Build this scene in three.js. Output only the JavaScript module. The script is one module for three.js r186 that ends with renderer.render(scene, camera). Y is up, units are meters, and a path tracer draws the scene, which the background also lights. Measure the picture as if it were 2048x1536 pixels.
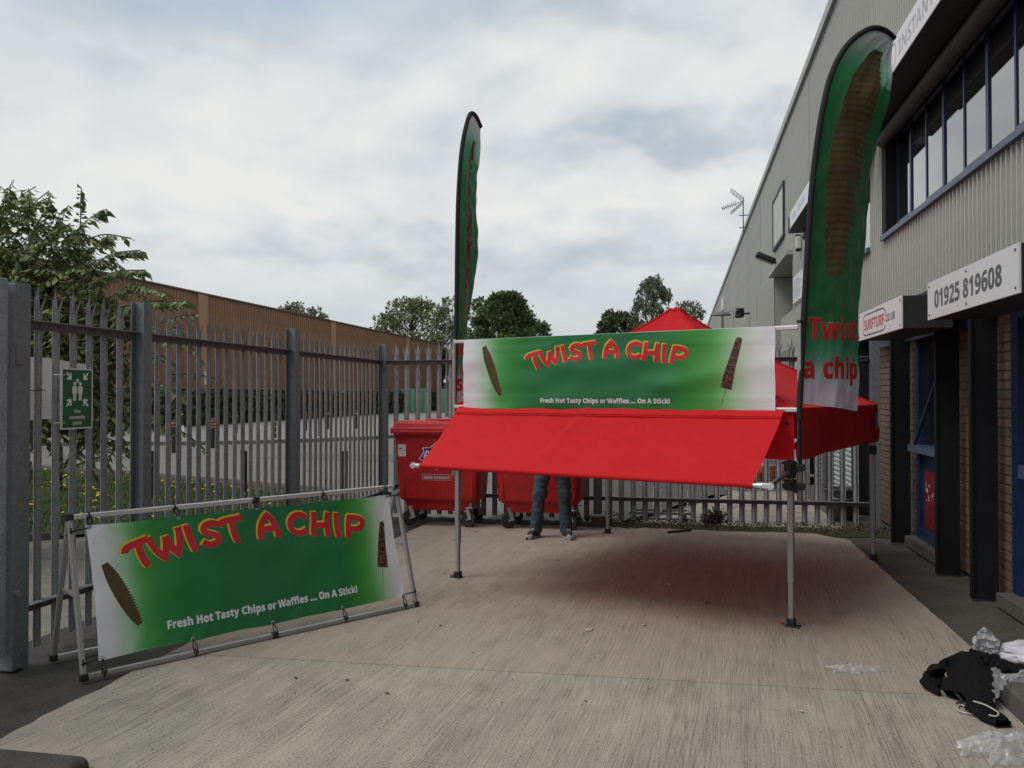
import * as THREE from 'three';
import { mergeGeometries, mergeVertices } from 'three/addons/utils/BufferGeometryUtils.js';
import { RoundedBoxGeometry } from 'three/addons/geometries/RoundedBoxGeometry.js';
import { MarchingCubes } from 'three/addons/objects/MarchingCubes.js';
import { createNoise2D, createNoise3D } from 'simplex-noise';

// ---------------------------------------------------------------- camera, sky, sun, exposure
// The yard is laid out along the unit's wall: u (= x) runs to the right, v (= -z) runs away along the wall.
const R = Math.PI / 180;
const scene = new THREE.Scene();
const camera = new THREE.PerspectiveCamera(48.24, 4 / 3, 0.05, 900);
camera.position.set(0, 1.62, 0);
camera.rotation.order = 'YXZ';
camera.rotation.set(0.735 * R, 11.12 * R, 0);

function rng(seed) { let s = seed >>> 0; return () => { s = (s + 0x6d2b79f5) | 0; let t = Math.imul(s ^ (s >>> 15), 1 | s); t = (t + Math.imul(t ^ (t >>> 7), 61 | t)) ^ t; return ((t ^ (t >>> 14)) >>> 0) / 4294967296; }; }
const n2 = createNoise2D(rng(7)), n3 = createNoise3D(rng(11));
const fbm2 = (x, y, o = 4) => { let s = 0, a = 0.5; for (let i = 0; i < o; i++) { s += a * n2(x, y); x = x * 2.03 + 17.1; y = y * 2.03 - 9.7; a *= 0.5; } return s; };
const fbm3 = (x, y, z, o = 4) => { let s = 0, a = 0.5; for (let i = 0; i < o; i++) { s += a * n3(x, y, z); x = x * 2.03 + 5.1; y = y * 2.03 - 3.7; z = z * 2.03 + 1.9; a *= 0.5; } return s; };
const clamp = THREE.MathUtils.clamp, smooth = THREE.MathUtils.smoothstep, lerp = THREE.MathUtils.lerp;
const mix3 = (a, b, t) => [a[0] + (b[0] - a[0]) * t, a[1] + (b[1] - a[1]) * t, a[2] + (b[2] - a[2]) * t];

{ // broken overcast: a sheet of cloud seen in perspective, whiter where it is thin, slate where thick, a little blue between
  const W = 2048, H = 1024, data = new Float32Array(W * H * 4);
  // the larger masses in view: [azimuth right of the wall's line, elevation, width, height, amount] in degrees (- darker, + whiter)
  const masses = [[-31, 23.5, 13, 3.2, -0.42], [-20, 18.5, 9, 2.2, 0.28], [-1, 16.6, 12, 1.5, -0.5], [4, 13.2, 16, 2.2, 0.34], [-33, 12.5, 16, 3, 0.4], [-9, 11.5, 7, 1.4, 0.25],
    [-22, 9.4, 12, 1.2, -0.28], [2, 8.8, 14, 1.3, -0.26], [-6, 24.5, 9, 2, -0.42], [6, 19.8, 9, 2.2, 0.3], [-38, 18.5, 8, 2.4, 0.1], [-12, 21.5, 8, 2, 0.32], [-25, 6.2, 16, 1.3, 0.12]];
  for (let j = 0; j < H; j++) {
    const up = ((j + 0.5) / H - 0.5) * Math.PI, y = Math.sin(up), el = up / R;
    for (let i = 0; i < W; i++) {
      const az = ((i + 0.5) / W - 0.5) * 2 * Math.PI, x = Math.cos(az) * Math.cos(up), z = Math.sin(az) * Math.cos(up), o = (j * W + i) * 4;
      const k = 1 / (Math.max(y, 0) + 0.3), px = x * k, pz = z * k;
      const wx = n2(px * 0.7 + 3, pz * 0.7) * 0.35, wz = n2(px * 0.7 - 8, pz * 0.7 + 5) * 0.35;
      let c = 0.5 * fbm2(px * 1.0 + wx + 2, pz * 1.0 + wz, 5) + 0.42 * fbm2(px * 2.5 + wx * 2 - 4, pz * 2.5 + wz * 2, 6);
      c += 0.12 * (0.5 - Math.abs(fbm2(px * 2.3 + 8, pz * 2.3 - 3, 5)) * 2.2);
      let g = 0;
      const a = Math.atan2(x, -z) / R;
      if (y > 0) for (const [ma, me, mw, mh, s] of masses) {
        const q = 1 + 0.5 * fbm2(px * 3.2 + ma, pz * 3.2, 4);
        const dx = (a - ma) / mw, dy = (el - me + 3.2 * fbm2(px * 3.4, pz * 3.4 + me, 4)) / (mh * q);
        g += s * Math.exp(-dx * dx - dy * dy);
      }
      const t = clamp(0.6 + 0.34 * c + 0.72 * g, 0, 1);
      let col = mix3([0.42, 0.50, 0.585], [0.83, 0.835, 0.82], smooth(t, 0.05, 1));
      const gap = smooth(fbm2(px * 0.55 + 9.3, pz * 0.55 + 1.4, 3) - 0.25 * c, 0.18, 0.5);
      col = mix3(col, [0.33, 0.45, 0.62], 0.6 * gap * smooth(el, 12, 26));
      if (y > 0) { const bx = (a + 26) / 9, by = (el - 25.5 + 1.5 * fbm2(px * 2, pz * 2, 3)) / 2.6; col = mix3(col, [0.38, 0.50, 0.68], 0.7 * Math.exp(-bx * bx - by * by)); }
      col = mix3([0.56, 0.62, 0.64], col, smooth(el, -1, 11));
      if (y < 0) col = mix3([0.55, 0.605, 0.625], [0.16, 0.155, 0.14], smooth(-el, 0, 4));
      data[o] = col[0]; data[o + 1] = col[1]; data[o + 2] = col[2]; data[o + 3] = 1;
    }
  }
  const t = new THREE.DataTexture(data, W, H, THREE.RGBAFormat, THREE.FloatType);
  t.mapping = THREE.EquirectangularReflectionMapping; t.magFilter = THREE.LinearFilter; t.minFilter = THREE.LinearFilter; t.needsUpdate = true;
  scene.background = t; scene.environment = t;
}
const sun = new THREE.DirectionalLight(new THREE.Color(1, 0.965, 0.9), 1.5);
sun.position.set(-16, 26, 4); sun.target.position.set(0, 0, -8); scene.add(sun, sun.target);
sun.castShadow = true; sun.shadow.radius = 55; sun.shadow.mapSize.set(2048, 2048);
Object.assign(sun.shadow.camera, { left: -30, right: 30, top: 30, bottom: -30, near: 1, far: 120 });
const renderer = new THREE.WebGLRenderer({ antialias: true });
renderer.toneMapping = THREE.LinearToneMapping; renderer.toneMappingExposure = 1; renderer.shadowMap.enabled = true;

// ---------------------------------------------------------------- helpers
const used = new Map();
const numbered = (n) => { const k = used.get(n) ?? 0; used.set(n, k + 1); return k ? n + '_' + String(k).padStart(3, '0') : n; };
const L3 = (x, y, z) => new THREE.Vector3(x, y, z);
const P = (u, y, v) => new THREE.Vector3(u, y, -v);
function thing(name, label, category, at = [0, 0, 0], turn = 0, group) {
  const o = new THREE.Group(); o.name = numbered(name); o.position.copy(P(...at)); o.rotation.y = turn;
  o.userData = { label, category }; if (group) o.userData.group = group;
  scene.add(o); return o;
}
function part(parent, name, geo, mat, label) { const m = new THREE.Mesh(geo, mat); m.name = name; m.castShadow = m.receiveShadow = true; if (label) m.userData.label = label; parent.add(m); return m; }
// a part whose geometry is given in yard coordinates; the thing has its base set but is not turned
function wpart(parent, name, geo, mat, label) { let p = parent; while (p && p !== scene) { geo.translate(-p.position.x, -p.position.y, -p.position.z); p = p.parent; } return part(parent, name, geo, mat, label); }
function struct(name, geo, mat) { const m = new THREE.Mesh(geo, mat); m.name = numbered(name); m.userData = { kind: 'structure', label: name.replace(/_/g, ' ') }; m.receiveShadow = m.castShadow = true; scene.add(m); return m; }
function metric(geo, s = 1) { // texture coordinates in metres, by the way each face points
  const g = geo.index ? geo.toNonIndexed() : geo; const p = g.attributes.position, uv = new Float32Array(p.count * 2);
  const a = new THREE.Vector3(), b = new THREE.Vector3(), c = new THREE.Vector3();
  for (let i = 0; i < p.count; i += 3) {
    a.fromBufferAttribute(p, i); b.fromBufferAttribute(p, i + 1); c.fromBufferAttribute(p, i + 2);
    const n = b.clone().sub(a).cross(c.clone().sub(a)), ax = Math.abs(n.x), ay = Math.abs(n.y), az = Math.abs(n.z);
    [a, b, c].forEach((q, k) => { const [s0, s1] = ay >= ax && ay >= az ? [q.x, q.z] : ax >= az ? [q.z, q.y] : [q.x, q.y]; uv[(i + k) * 2] = s0 * s; uv[(i + k) * 2 + 1] = s1 * s; });
  }
  g.setAttribute('uv', new THREE.BufferAttribute(uv, 2)); return g;
}
const box = (u0, u1, y0, y1, v0, v1) => metric(new THREE.BoxGeometry(Math.abs(u1 - u0), Math.abs(y1 - y0), Math.abs(v1 - v0)).translate((u0 + u1) / 2, (y0 + y1) / 2, -(v0 + v1) / 2));
const rbox = (w, h, d, r = 0.004, seg = 2) => new RoundedBoxGeometry(w, h, d, seg, Math.min(r, w / 2.01, h / 2.01, d / 2.01));
function bar(a, b, w, h = w, roll = 0) { // a square bar from a to b
  const d = b.clone().sub(a), L = d.length(), g = rbox(w, L, h, Math.min(w, h) * 0.18, 1);
  if (roll) g.rotateY(roll);
  g.applyQuaternion(new THREE.Quaternion().setFromUnitVectors(new THREE.Vector3(0, 1, 0), d.normalize())); g.translate((a.x + b.x) / 2, (a.y + b.y) / 2, (a.z + b.z) / 2); return g;
}
const tube = (pts, r, n = 8, seg) => new THREE.TubeGeometry(new THREE.CatmullRomCurve3(pts), seg ?? Math.max(8, pts.length * 5), r, n, false);
const rod = (a, b, r, n = 10, r2 = r) => { const d = b.clone().sub(a), g = new THREE.CylinderGeometry(r2, r, d.length(), n); g.applyQuaternion(new THREE.Quaternion().setFromUnitVectors(new THREE.Vector3(0, 1, 0), d.clone().normalize())); g.translate((a.x + b.x) / 2, (a.y + b.y) / 2, (a.z + b.z) / 2); return g; };
const join = (list) => mergeGeometries(list.map((g) => { const q = g.index ? g.toNonIndexed() : g; for (const k of Object.keys(q.attributes)) if (!['position', 'normal', 'uv'].includes(k)) q.deleteAttribute(k); if (!q.attributes.uv) q.setAttribute('uv', new THREE.BufferAttribute(new Float32Array(q.attributes.position.count * 2), 2)); return q; }));
function grid(nu, nv, f) { // a smooth sheet f(s, t) -> Vector3
  const pos = [], uv = [], idx = [];
  for (let j = 0; j <= nv; j++) for (let i = 0; i <= nu; i++) { const p = f(i / nu, j / nv); pos.push(p.x, p.y, p.z); uv.push(i / nu, j / nv); }
  for (let j = 0; j < nv; j++) for (let i = 0; i < nu; i++) { const a = j * (nu + 1) + i, b = a + 1, c = a + nu + 1, d = c + 1; idx.push(a, b, d, a, d, c); }
  const g = new THREE.BufferGeometry(); g.setAttribute('position', new THREE.Float32BufferAttribute(pos, 3)); g.setAttribute('uv', new THREE.Float32BufferAttribute(uv, 2)); g.setIndex(idx); g.computeVertexNormals(); return g;
}
function polyGround(pts, y) { const s = new THREE.Shape(pts.map(([u, v]) => new THREE.Vector2(u, v))); const g = new THREE.ShapeGeometry(s); g.rotateX(-Math.PI / 2); g.translate(0, y, 0); return g; } // uv = metres (u, v)
const canvas = (w, h) => { const c = document.createElement('canvas'); c.width = w; c.height = h; return [c, c.getContext('2d')]; };
const canvasTex = (c) => { const t = new THREE.CanvasTexture(c); t.colorSpace = THREE.SRGBColorSpace; t.anisotropy = 8; return t; };
function dataTex(w, h, f, srgb = true, rep = true) { // f(x, y) -> [r, g, b] in 0..1 (linear; stored as sRGB bytes when srgb)
  const d = new Uint8Array(w * h * 4), enc = (c) => { c = clamp(c, 0, 1); return 255 * (srgb ? (c <= 0.0031308 ? 12.92 * c : 1.055 * Math.pow(c, 1 / 2.4) - 0.055) : c) + 0.5; };
  for (let y = 0; y < h; y++) for (let x = 0; x < w; x++) { const c = f(x / w, y / h), o = (y * w + x) * 4; d[o] = enc(c[0]); d[o + 1] = enc(c[1]); d[o + 2] = enc(c[2]); d[o + 3] = 255; }
  const t = new THREE.DataTexture(d, w, h); t.magFilter = THREE.LinearFilter; t.minFilter = THREE.LinearFilter; if (srgb) t.colorSpace = THREE.SRGBColorSpace;
  if (rep) t.wrapS = t.wrapT = THREE.RepeatWrapping; t.needsUpdate = true; return t;
}
// noise that tiles: 4 taps blended
const tile = (f) => (x, y) => { const bx = smooth(x, 0.75, 1), by = smooth(y, 0.75, 1); const a = f(x, y); if (!bx && !by) return a; const b = f(x - 1, y), c = f(x, y - 1), d = f(x - 1, y - 1); return (a * (1 - bx) + b * bx) * (1 - by) + (c * (1 - bx) + d * bx) * by; };
const rgb = (r, g, b) => new THREE.Color().setRGB(r, g, b);
const S = (o) => new THREE.MeshStandardMaterial({ roughness: 0.8, side: THREE.DoubleSide, ...o });
const PH = (o) => new THREE.MeshPhysicalMaterial({ roughness: 0.8, side: THREE.DoubleSide, ...o });
const withRep = (t, x, y = x) => { const c = t.clone(); c.repeat.set(x, y); c.needsUpdate = true; return c; };

// ---------------------------------------------------------------- shared textures and materials
const nA = tile((x, y) => fbm2(x * 6, y * 6, 5)), nB = tile((x, y) => fbm2(x * 24 + 40, y * 24, 4));
const mottle = dataTex(512, 512, (x, y) => { const v = 0.78 + 0.22 * nA(x, y) + 0.16 * nB(x, y); return [v, v, v]; }); // a neutral mottle to multiply colours with
const faint = dataTex(512, 512, (x, y) => { const v = 0.93 + 0.05 * nA(x, y) + 0.05 * nB(x, y); return [v, v, v]; });
const galvT = dataTex(512, 512, (() => { const sp = tile((x, y) => { const a = n2(x * 40, y * 14), b = n2(x * 18 + 9, y * 40); return a * b; }); return (x, y) => { const v = 0.80 + 0.42 * sp(x, y) + 0.24 * nA(x, y) + 0.16 * nB(x, y); return [v, v * 1.0, v * 1.02]; }; })());
const grainB = dataTex(256, 256, (x, y) => { const v = 0.5 + 0.5 * nB(x, y); return [v, v, v]; }, false);
const weaveB = dataTex(128, 128, (x, y) => { const v = 0.5 + 0.25 * Math.sin(x * 64 * Math.PI) + 0.25 * Math.sin(y * 64 * Math.PI); return [v, v, v]; }, false);
const M = {
  galv: S({ color: rgb(0.36, 0.365, 0.38), map: withRep(galvT, 1.3), roughness: 0.62, metalness: 0.15 }),
  galvDark: S({ color: rgb(0.2, 0.2, 0.205), map: withRep(galvT, 1.7), roughness: 0.65, metalness: 0.15 }),
  galvPost: S({ color: rgb(0.2, 0.22, 0.235), map: withRep(galvT, 2.4), roughness: 0.6, metalness: 0.15 }),
  alu: S({ color: rgb(0.66, 0.66, 0.67), roughness: 0.38, metalness: 0.55 }),
  aluDull: S({ color: rgb(0.46, 0.45, 0.44), map: withRep(mottle, 2), roughness: 0.5, metalness: 0.4 }),
  blackPlastic: S({ color: rgb(0.018, 0.018, 0.02), roughness: 0.5 }),
  rubber: S({ color: rgb(0.03, 0.03, 0.032), roughness: 0.85 }),
  redCloth: PH({ color: rgb(0.68, 0.015, 0.02), map: withRep(faint, 0.8), roughness: 0.75, specularIntensity: 0.3, bumpMap: withRep(weaveB, 12), bumpScale: 0.0004, transmission: 0.15, thickness: 0 }),
  redPlastic: S({ color: rgb(0.52, 0.012, 0.013), map: withRep(mottle, 0.9), roughness: 0.42 }),
  redLid: S({ color: rgb(0.56, 0.018, 0.02), map: withRep(mottle, 1.3), roughness: 0.45 }),
  zinc: S({ color: rgb(0.55, 0.56, 0.57), roughness: 0.35, metalness: 0.7 }),
  cladGrey: S({ color: rgb(0.42, 0.42, 0.385), map: withRep(faint, 0.35), roughness: 0.55, metalness: 0.1 }),
  capGrey: S({ color: rgb(0.36, 0.37, 0.36), roughness: 0.5 }),
  darkSteel: PH({ color: rgb(0.013, 0.014, 0.018), map: withRep(mottle, 0.8), roughness: 0.7, specularIntensity: 0.5 }),
  soffit: S({ color: rgb(0.03, 0.031, 0.036), map: withRep(mottle, 0.5), roughness: 0.6 }),
  blue: S({ color: rgb(0.02, 0.04, 0.12), map: withRep(mottle, 0.9), roughness: 0.4 }),
  blueSill: S({ color: rgb(0.10, 0.135, 0.22), map: withRep(mottle, 0.8), roughness: 0.45 }),
  whiteBoard: S({ color: rgb(0.74, 0.74, 0.75), roughness: 0.4 }),
  interior: S({ color: rgb(0.03, 0.032, 0.035), roughness: 0.9 }),
  glass: PH({ color: rgb(0.012, 0.016, 0.018), roughness: 0.03, ior: 2.1, clearcoat: 1, clearcoatRoughness: 0.02 }),
  shutter: S({ color: rgb(0.52, 0.56, 0.58), map: withRep(mottle, 0.6), roughness: 0.38, metalness: 0.45 }),
  brown: S({ color: rgb(0.27, 0.135, 0.06), map: withRep(mottle, 0.09), roughness: 0.6 }),
  brownTrim: S({ color: rgb(0.33, 0.165, 0.07), roughness: 0.55 }),
  brownDark: S({ color: rgb(0.10, 0.055, 0.03), roughness: 0.7 }),
  bark: S({ color: rgb(0.075, 0.055, 0.042), map: withRep(mottle, 3), roughness: 0.95 }),
  cord: S({ color: rgb(0.02, 0.02, 0.022), roughness: 0.8 }),
  concreteBlock: S({ color: rgb(0.14, 0.13, 0.115), map: withRep(mottle, 1.5), bumpMap: withRep(grainB, 4), bumpScale: 0.004, roughness: 0.95 }),
};

// ---------------------------------------------------------------- ground
const BROOM = 4 * R, hash = (a, b) => { let h = Math.imul(a, 374761393) + Math.imul(b, 668265263) | 0; h = Math.imul(h ^ (h >>> 13), 1274126177); return ((h ^ (h >>> 16)) >>> 0) / 4294967296; };
function slabMaterial(u0, u1, v0, v1, W, H, near) {
  const col = new Float32Array(W * H), w = u1 - u0, h = v1 - v0;
  const bump = new Float32Array(W * H);
  const tex = dataTex(W, H, (x, y) => {
    const u = u0 + x * w, v = v0 + y * h, c = u * Math.cos(BROOM) - v * Math.sin(BROOM), l = u * Math.sin(BROOM) + v * Math.cos(BROOM);
    const big = fbm2(u * 0.7 + 3, v * 0.7, 4), mid = fbm2(u * 3.1 - 6, v * 2.3, 4), fine = n2(u * 55, v * 55), band = fbm2(c * 5.5 + 1, l * 0.35, 3), band2 = n2(c * 19 + 7, l * 0.6);
    const wear = smooth(fbm2(u * 0.9 + 20, v * 0.45 - 4, 3), -0.3, 0.45);
    const lines = n2(c * 88, l * 0.9 + 0.3 * n2(c * 9, l * 3)), lines2 = n2(c * 150 + 30, l * 2.2);
    const groove = 0.42 * smooth(lines, -0.3, 0.8) + 0.42 * smooth(lines2, -0.3, 0.8), grit = hash(Math.round(x * W), Math.round(y * H)) - 0.5;
    const pit = smooth(n2(u * 44 + 50, v * 30) + 0.45 * n2(u * 120, v * 90), near ? 0.72 : 0.92, 1.2);
    const g = groove * (near ? 0.62 + 0.3 * wear : 0.5 + 0.3 * wear) * (0.9 + 0.3 * band2);
    const k = 1 + 0.1 * big + 0.13 * mid + 0.07 * fine + 0.11 * band - (near ? 0.62 : 0.6) * g - 0.6 * pit + 0.2 * grit;
    const i = Math.min(H - 1, Math.round(y * H)) * W + Math.min(W - 1, Math.round(x * W)); bump[i] = clamp(0.62 - 0.5 * g - 0.5 * pit + 0.1 * fine, 0, 1);
    const warm = smooth(0.6 * big + 0.6 * mid + 0.25 * band, -0.35, 0.4);
    const base = near ? mix3([0.372, 0.342, 0.288], [0.385, 0.342, 0.285], warm * 0.85) : mix3([0.395, 0.34, 0.28], [0.368, 0.305, 0.25], warm);
    const stain = smooth(fbm2(u * 1.9 - 30, v * 1.1 + 11, 4), 0.1, 0.6) * 0.1;
    return base.map((b) => b * k * (1 - stain));
  }, true, false);
  const bt = dataTex(W, H, (x, y) => { const b = bump[Math.min(H - 1, Math.round(y * H)) * W + Math.min(W - 1, Math.round(x * W))]; return [b, b, b]; }, false, false);
  return S({ map: tex, bumpMap: bt, bumpScale: 0.008, roughness: 0.93 });
}
function slab(parent, pts, mat, u0, u1, v0, v1, top, th) { // an extruded slab whose texture spans its own rectangle once
  const s = new THREE.Shape(pts.map(([u, v]) => new THREE.Vector2(u, v)));
  const g = new THREE.ExtrudeGeometry(s, { depth: th - 0.006, bevelEnabled: true, bevelThickness: 0.006, bevelSize: 0.004, bevelOffset: -0.004, bevelSegments: 2, curveSegments: 4 });
  const p = g.attributes.position, uv = g.attributes.uv; for (let i = 0; i < p.count; i++) uv.setXY(i, (p.getX(i) - u0) / (u1 - u0), (p.getY(i) - v0) / (v1 - v0));
  g.rotateX(-Math.PI / 2); g.translate(0, top - th, 0); return part(parent, 'concrete_slab', g, mat);
}
const tarmacT = dataTex(1024, 1024, (() => { const a = tile((x, y) => fbm2(x * 5, y * 5, 4)), b = tile((x, y) => n2(x * 130, y * 130)), c = tile((x, y) => fbm2(x * 30, y * 30 + 70, 3)); return (x, y) => { const k = 0.8 + 0.3 * a(x, y) + 0.2 * b(x, y) + 0.24 * c(x, y); return [k, k * 0.985, k * 0.96]; }; })());
const tarmacB = dataTex(512, 512, (() => { const b = tile((x, y) => n2(x * 70, y * 70)), c = tile((x, y) => fbm2(x * 20, y * 20 + 70, 3)); return (x, y) => { const k = 0.5 + 0.3 * b(x, y) + 0.3 * c(x, y); return [k, k, k]; }; })(), false);
const tarmac = (r, g, b, s = 0.5) => S({ color: rgb(r, g, b), map: withRep(tarmacT, s), bumpMap: withRep(tarmacB, s), bumpScale: 0.006, roughness: 0.95 });
{
  struct('ground', polyGround([[-400, -60], [400, -60], [400, 600], [-400, 600]], -0.075), tarmac(0.17, 0.165, 0.155, 0.12));
  const yard = new THREE.Group(); yard.name = 'yard_pavement'; yard.userData = { kind: 'structure', label: 'brushed concrete yard pavement' }; scene.add(yard);
  // front bay and back bay of the brushed concrete, with the worn joint between them and frayed edges
  const wob = (a, b, n, amp, seed) => { const out = []; for (let i = 0; i < n; i++) { const t = i / n, dx = b[0] - a[0], dy = b[1] - a[1], L = Math.hypot(dx, dy), o = amp * n2(i * 0.7 + seed, seed) + amp * 0.6 * n2(i * 2.3, seed + 4); out.push([a[0] + dx * t - (dy / L) * o, a[1] + dy * t + (dx / L) * o]); } return out; };
  const jl = 4.9, jr = 5.02;
  const seam = (k) => wob([-3.16, jl + k], [1.83, jr + k], 40, 0.006, 3).concat([[1.83, jr + k]]);
  const nearPts = [...wob([-3.16, -1], [1.86, -1], 2, 0, 1), ...wob([1.86, -1], [1.83, jr - 0.004], 40, 0.004, 5), ...seam(-0.004).reverse(), ...wob([-3.16, jl - 0.004], [-3.16, -1], 60, 0.012, 9).slice(1)];
  const farPts = [...seam(0.003), ...wob([1.83, jr], [1.84, 10.15], 90, 0.006, 12).slice(1), ...wob([1.84, 10.15], [1.5, 10.55], 6, 0.02, 14), ...wob([1.5, 10.55], [0.55, 10.6], 8, 0.02, 15), ...wob([0.5, 10.74], [-3.1, 10.72], 20, 0.02, 16), ...wob([-3.16, 10.72], [-3.16, jl], 60, 0.012, 17)];
  slab(yard, nearPts, slabMaterial(-3.2, 1.9, -1, 5.05, 1792, 2048, true), -3.2, 1.9, -1, 5.05, 0, 0.09);
  slab(yard, farPts, slabMaterial(-3.2, 1.9, 4.85, 10.8, 1536, 1536, false), -3.2, 1.9, 4.85, 10.8, 0.003, 0.09);
  struct('tarmac_strip', polyGround([[-4.25, -2], [-3.1, -2], [-3.1, 11], [-4.25, 11]], -0.016), tarmac(0.062, 0.058, 0.054, 0.7));
  struct('tarmac_walkway', polyGround([[1.75, -2], [2.9, -2], [2.9, 18], [1.75, 18]], -0.02), tarmac(0.095, 0.086, 0.075, 0.45));
  struct('rear_yard', polyGround([[-2.6, 10.86], [-0.9, 10.86], [0.5, 14.5], [2.3, 15], [2.3, 60], [-3, 60], [-1.9, 14]], -0.024), tarmac(0.09, 0.09, 0.088, 0.4));
  struct('rear_concrete', polyGround([[-0.62, 10.8], [1.95, 10.8], [2.0, 40], [6, 80], [-2, 80], [0.8, 14.6]], -0.014), S({ color: rgb(0.36, 0.32, 0.265), map: withRep(tarmacT, 0.35), roughness: 0.95 }));
  struct('footpath', polyGround([[-4.2, -2], [-4.2, 11.2], [-4.7, 11.4], [-6.6, 9.0], [-9.6, 6.2], [-14, 3], [-14, -2]], -0.028), tarmac(0.235, 0.215, 0.185, 0.6));
  // block paved road beyond the fence
  const paveT = dataTex(1024, 1024, (x, y) => { const bx = x * 20, by = y * 40, row = Math.floor(by), ox = bx + (row % 2) * 0.5, id = n2(Math.floor(ox) * 7.3, row * 3.1), jx = Math.abs(ox - Math.round(ox)), jy = Math.abs(by - Math.round(by)); const j = jx < 0.03 || jy < 0.06 ? 0.72 : 1, k = (0.92 + 0.14 * id + 0.2 * nA(x, y) + 0.1 * nB(x, y)) * j; return [k, k * 0.985, k * 0.95]; });
  struct('road', polyGround([[-60, -10], [-4.3, -10], [-4.3, 11.0], [-2.4, 11.0], [-2.4, 14], [-4, 60], [-9, 120], [-60, 120]], -0.05), S({ color: rgb(0.185, 0.178, 0.165), map: withRep(paveT, 0.25), bumpMap: withRep(paveT, 0.25), bumpScale: 0.006, roughness: 0.92 }));
  // darker tarmac patches, kerbs
  struct('road_patch', polyGround([[-11, 21], [-7.2, 20.4], [-6.4, 22.4], [-10.2, 23.4]], -0.044), tarmac(0.16, 0.158, 0.15, 0.6));
  const kerbM = tarmac(0.12, 0.112, 0.1, 1.2);
  const kerbLine = (pts, w, h) => { const c = new THREE.CatmullRomCurve3(pts.map(([u, v]) => P(u, 0, v))); return grid(40, 4, (s, t) => { const p = c.getPoint(s), d = c.getTangent(s), n = new THREE.Vector3(-d.z, 0, d.x); const q = [[-w / 2, -0.06], [-w / 2, h * 0.85], [0, h], [w / 2, h * 0.85], [w / 2, -0.06]][Math.round(t * 4)]; return p.addScaledVector(n, q[0]).setY(q[1] - 0.04); }); };
  const k1 = struct('kerb', kerbLine([[-17, 17.6], [-13, 16.5], [-10, 15.4], [-7.6, 14.4], [-5.6, 13.4], [-4.8, 12.4]], 0.16, 0.1), kerbM);
  struct('kerb', kerbLine([[-26, 24], [-19, 25], [-14.5, 27], [-11.5, 30.5], [-10.2, 36], [-9.4, 46]], 0.2, 0.12), kerbM);
  struct('pavement_island', polyGround([[-26, 24.2], [-19, 25.2], [-14.5, 27.2], [-11.6, 30.6], [-10.3, 36], [-9.5, 46], [-9, 90], [-26, 90]], 0.045), S({ color: rgb(0.25, 0.245, 0.235), map: withRep(paveT, 0.3), roughness: 0.92 }));
  struct('kerb', kerbLine([[-7.0, 8.7], [-8.4, 7.4], [-10.6, 5.6], [-14, 3.2]], 0.14, 0.1), kerbM);
}

// ---------------------------------------------------------------- banner and flag prints
const LETTERS = { // strokes in a box one high, y down; the drawn width follows
  T: [[['M', -0.47, -0.2], ['Q', -0.42, -0.4, -0.12, -0.39], ['L', 0.42, -0.4]], [['M', 0.04, -0.4], ['Q', -0.04, 0.1, 0.12, 0.5]]],
  W: [[['M', -0.52, -0.46], ['Q', -0.46, 0.1, -0.2, 0.38], ['Q', -0.04, 0.1, 0.0, -0.3], ['Q', 0.06, 0.14, 0.24, 0.38], ['Q', 0.44, 0.1, 0.46, -0.5]]],
  I: [[['M', -0.05, -0.5], ['Q', -0.06, 0.1, 0.07, 0.5]]],
  S: [[['M', 0.33, -0.3], ['Q', 0.12, -0.46, -0.1, -0.36], ['Q', -0.36, -0.16, 0.02, 0.0], ['Q', 0.4, 0.16, 0.14, 0.35], ['Q', -0.1, 0.46, -0.33, 0.22]]],
  A: [[['M', -0.33, 0.5], ['Q', -0.38, -0.08, -0.02, -0.4], ['Q', 0.36, -0.1, 0.33, 0.5]], [['M', -0.3, 0.14], ['L', 0.3, 0.1]]],
  C: [[['M', 0.36, -0.24], ['Q', 0.14, -0.48, -0.12, -0.34], ['Q', -0.42, -0.1, -0.24, 0.22], ['Q', 0.02, 0.5, 0.38, 0.22]]],
  H: [[['M', -0.3, -0.5], ['Q', -0.27, 0, -0.32, 0.5]], [['M', 0.3, -0.5], ['Q', 0.2, -0.1, 0.32, 0.5]], [['M', -0.3, 0.06], ['L', 0.25, 0.02]]],
  P: [[['M', -0.26, 0.5], ['Q', -0.3, 0, -0.24, -0.36], ['Q', 0.42, -0.46, 0.38, -0.14], ['Q', 0.26, 0.14, -0.16, 0.1]]],
};
function letter(x, ch, cx, cy, w, h, ang, ox, oy, color, lw) {
  x.save(); x.translate(cx, cy); x.rotate(ang); x.translate(ox, oy); x.scale(w, h); x.beginPath();
  for (const st of LETTERS[ch]) for (const s of st) s[0] === 'M' ? x.moveTo(s[1], s[2]) : s[0] === 'L' ? x.lineTo(s[1], s[2]) : x.quadraticCurveTo(s[1], s[2], s[3], s[4]);
  x.restore(); x.lineWidth = lw; x.strokeStyle = color; x.lineJoin = 'miter'; x.miterLimit = 3; x.lineCap = 'butt'; x.stroke();
}
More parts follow.
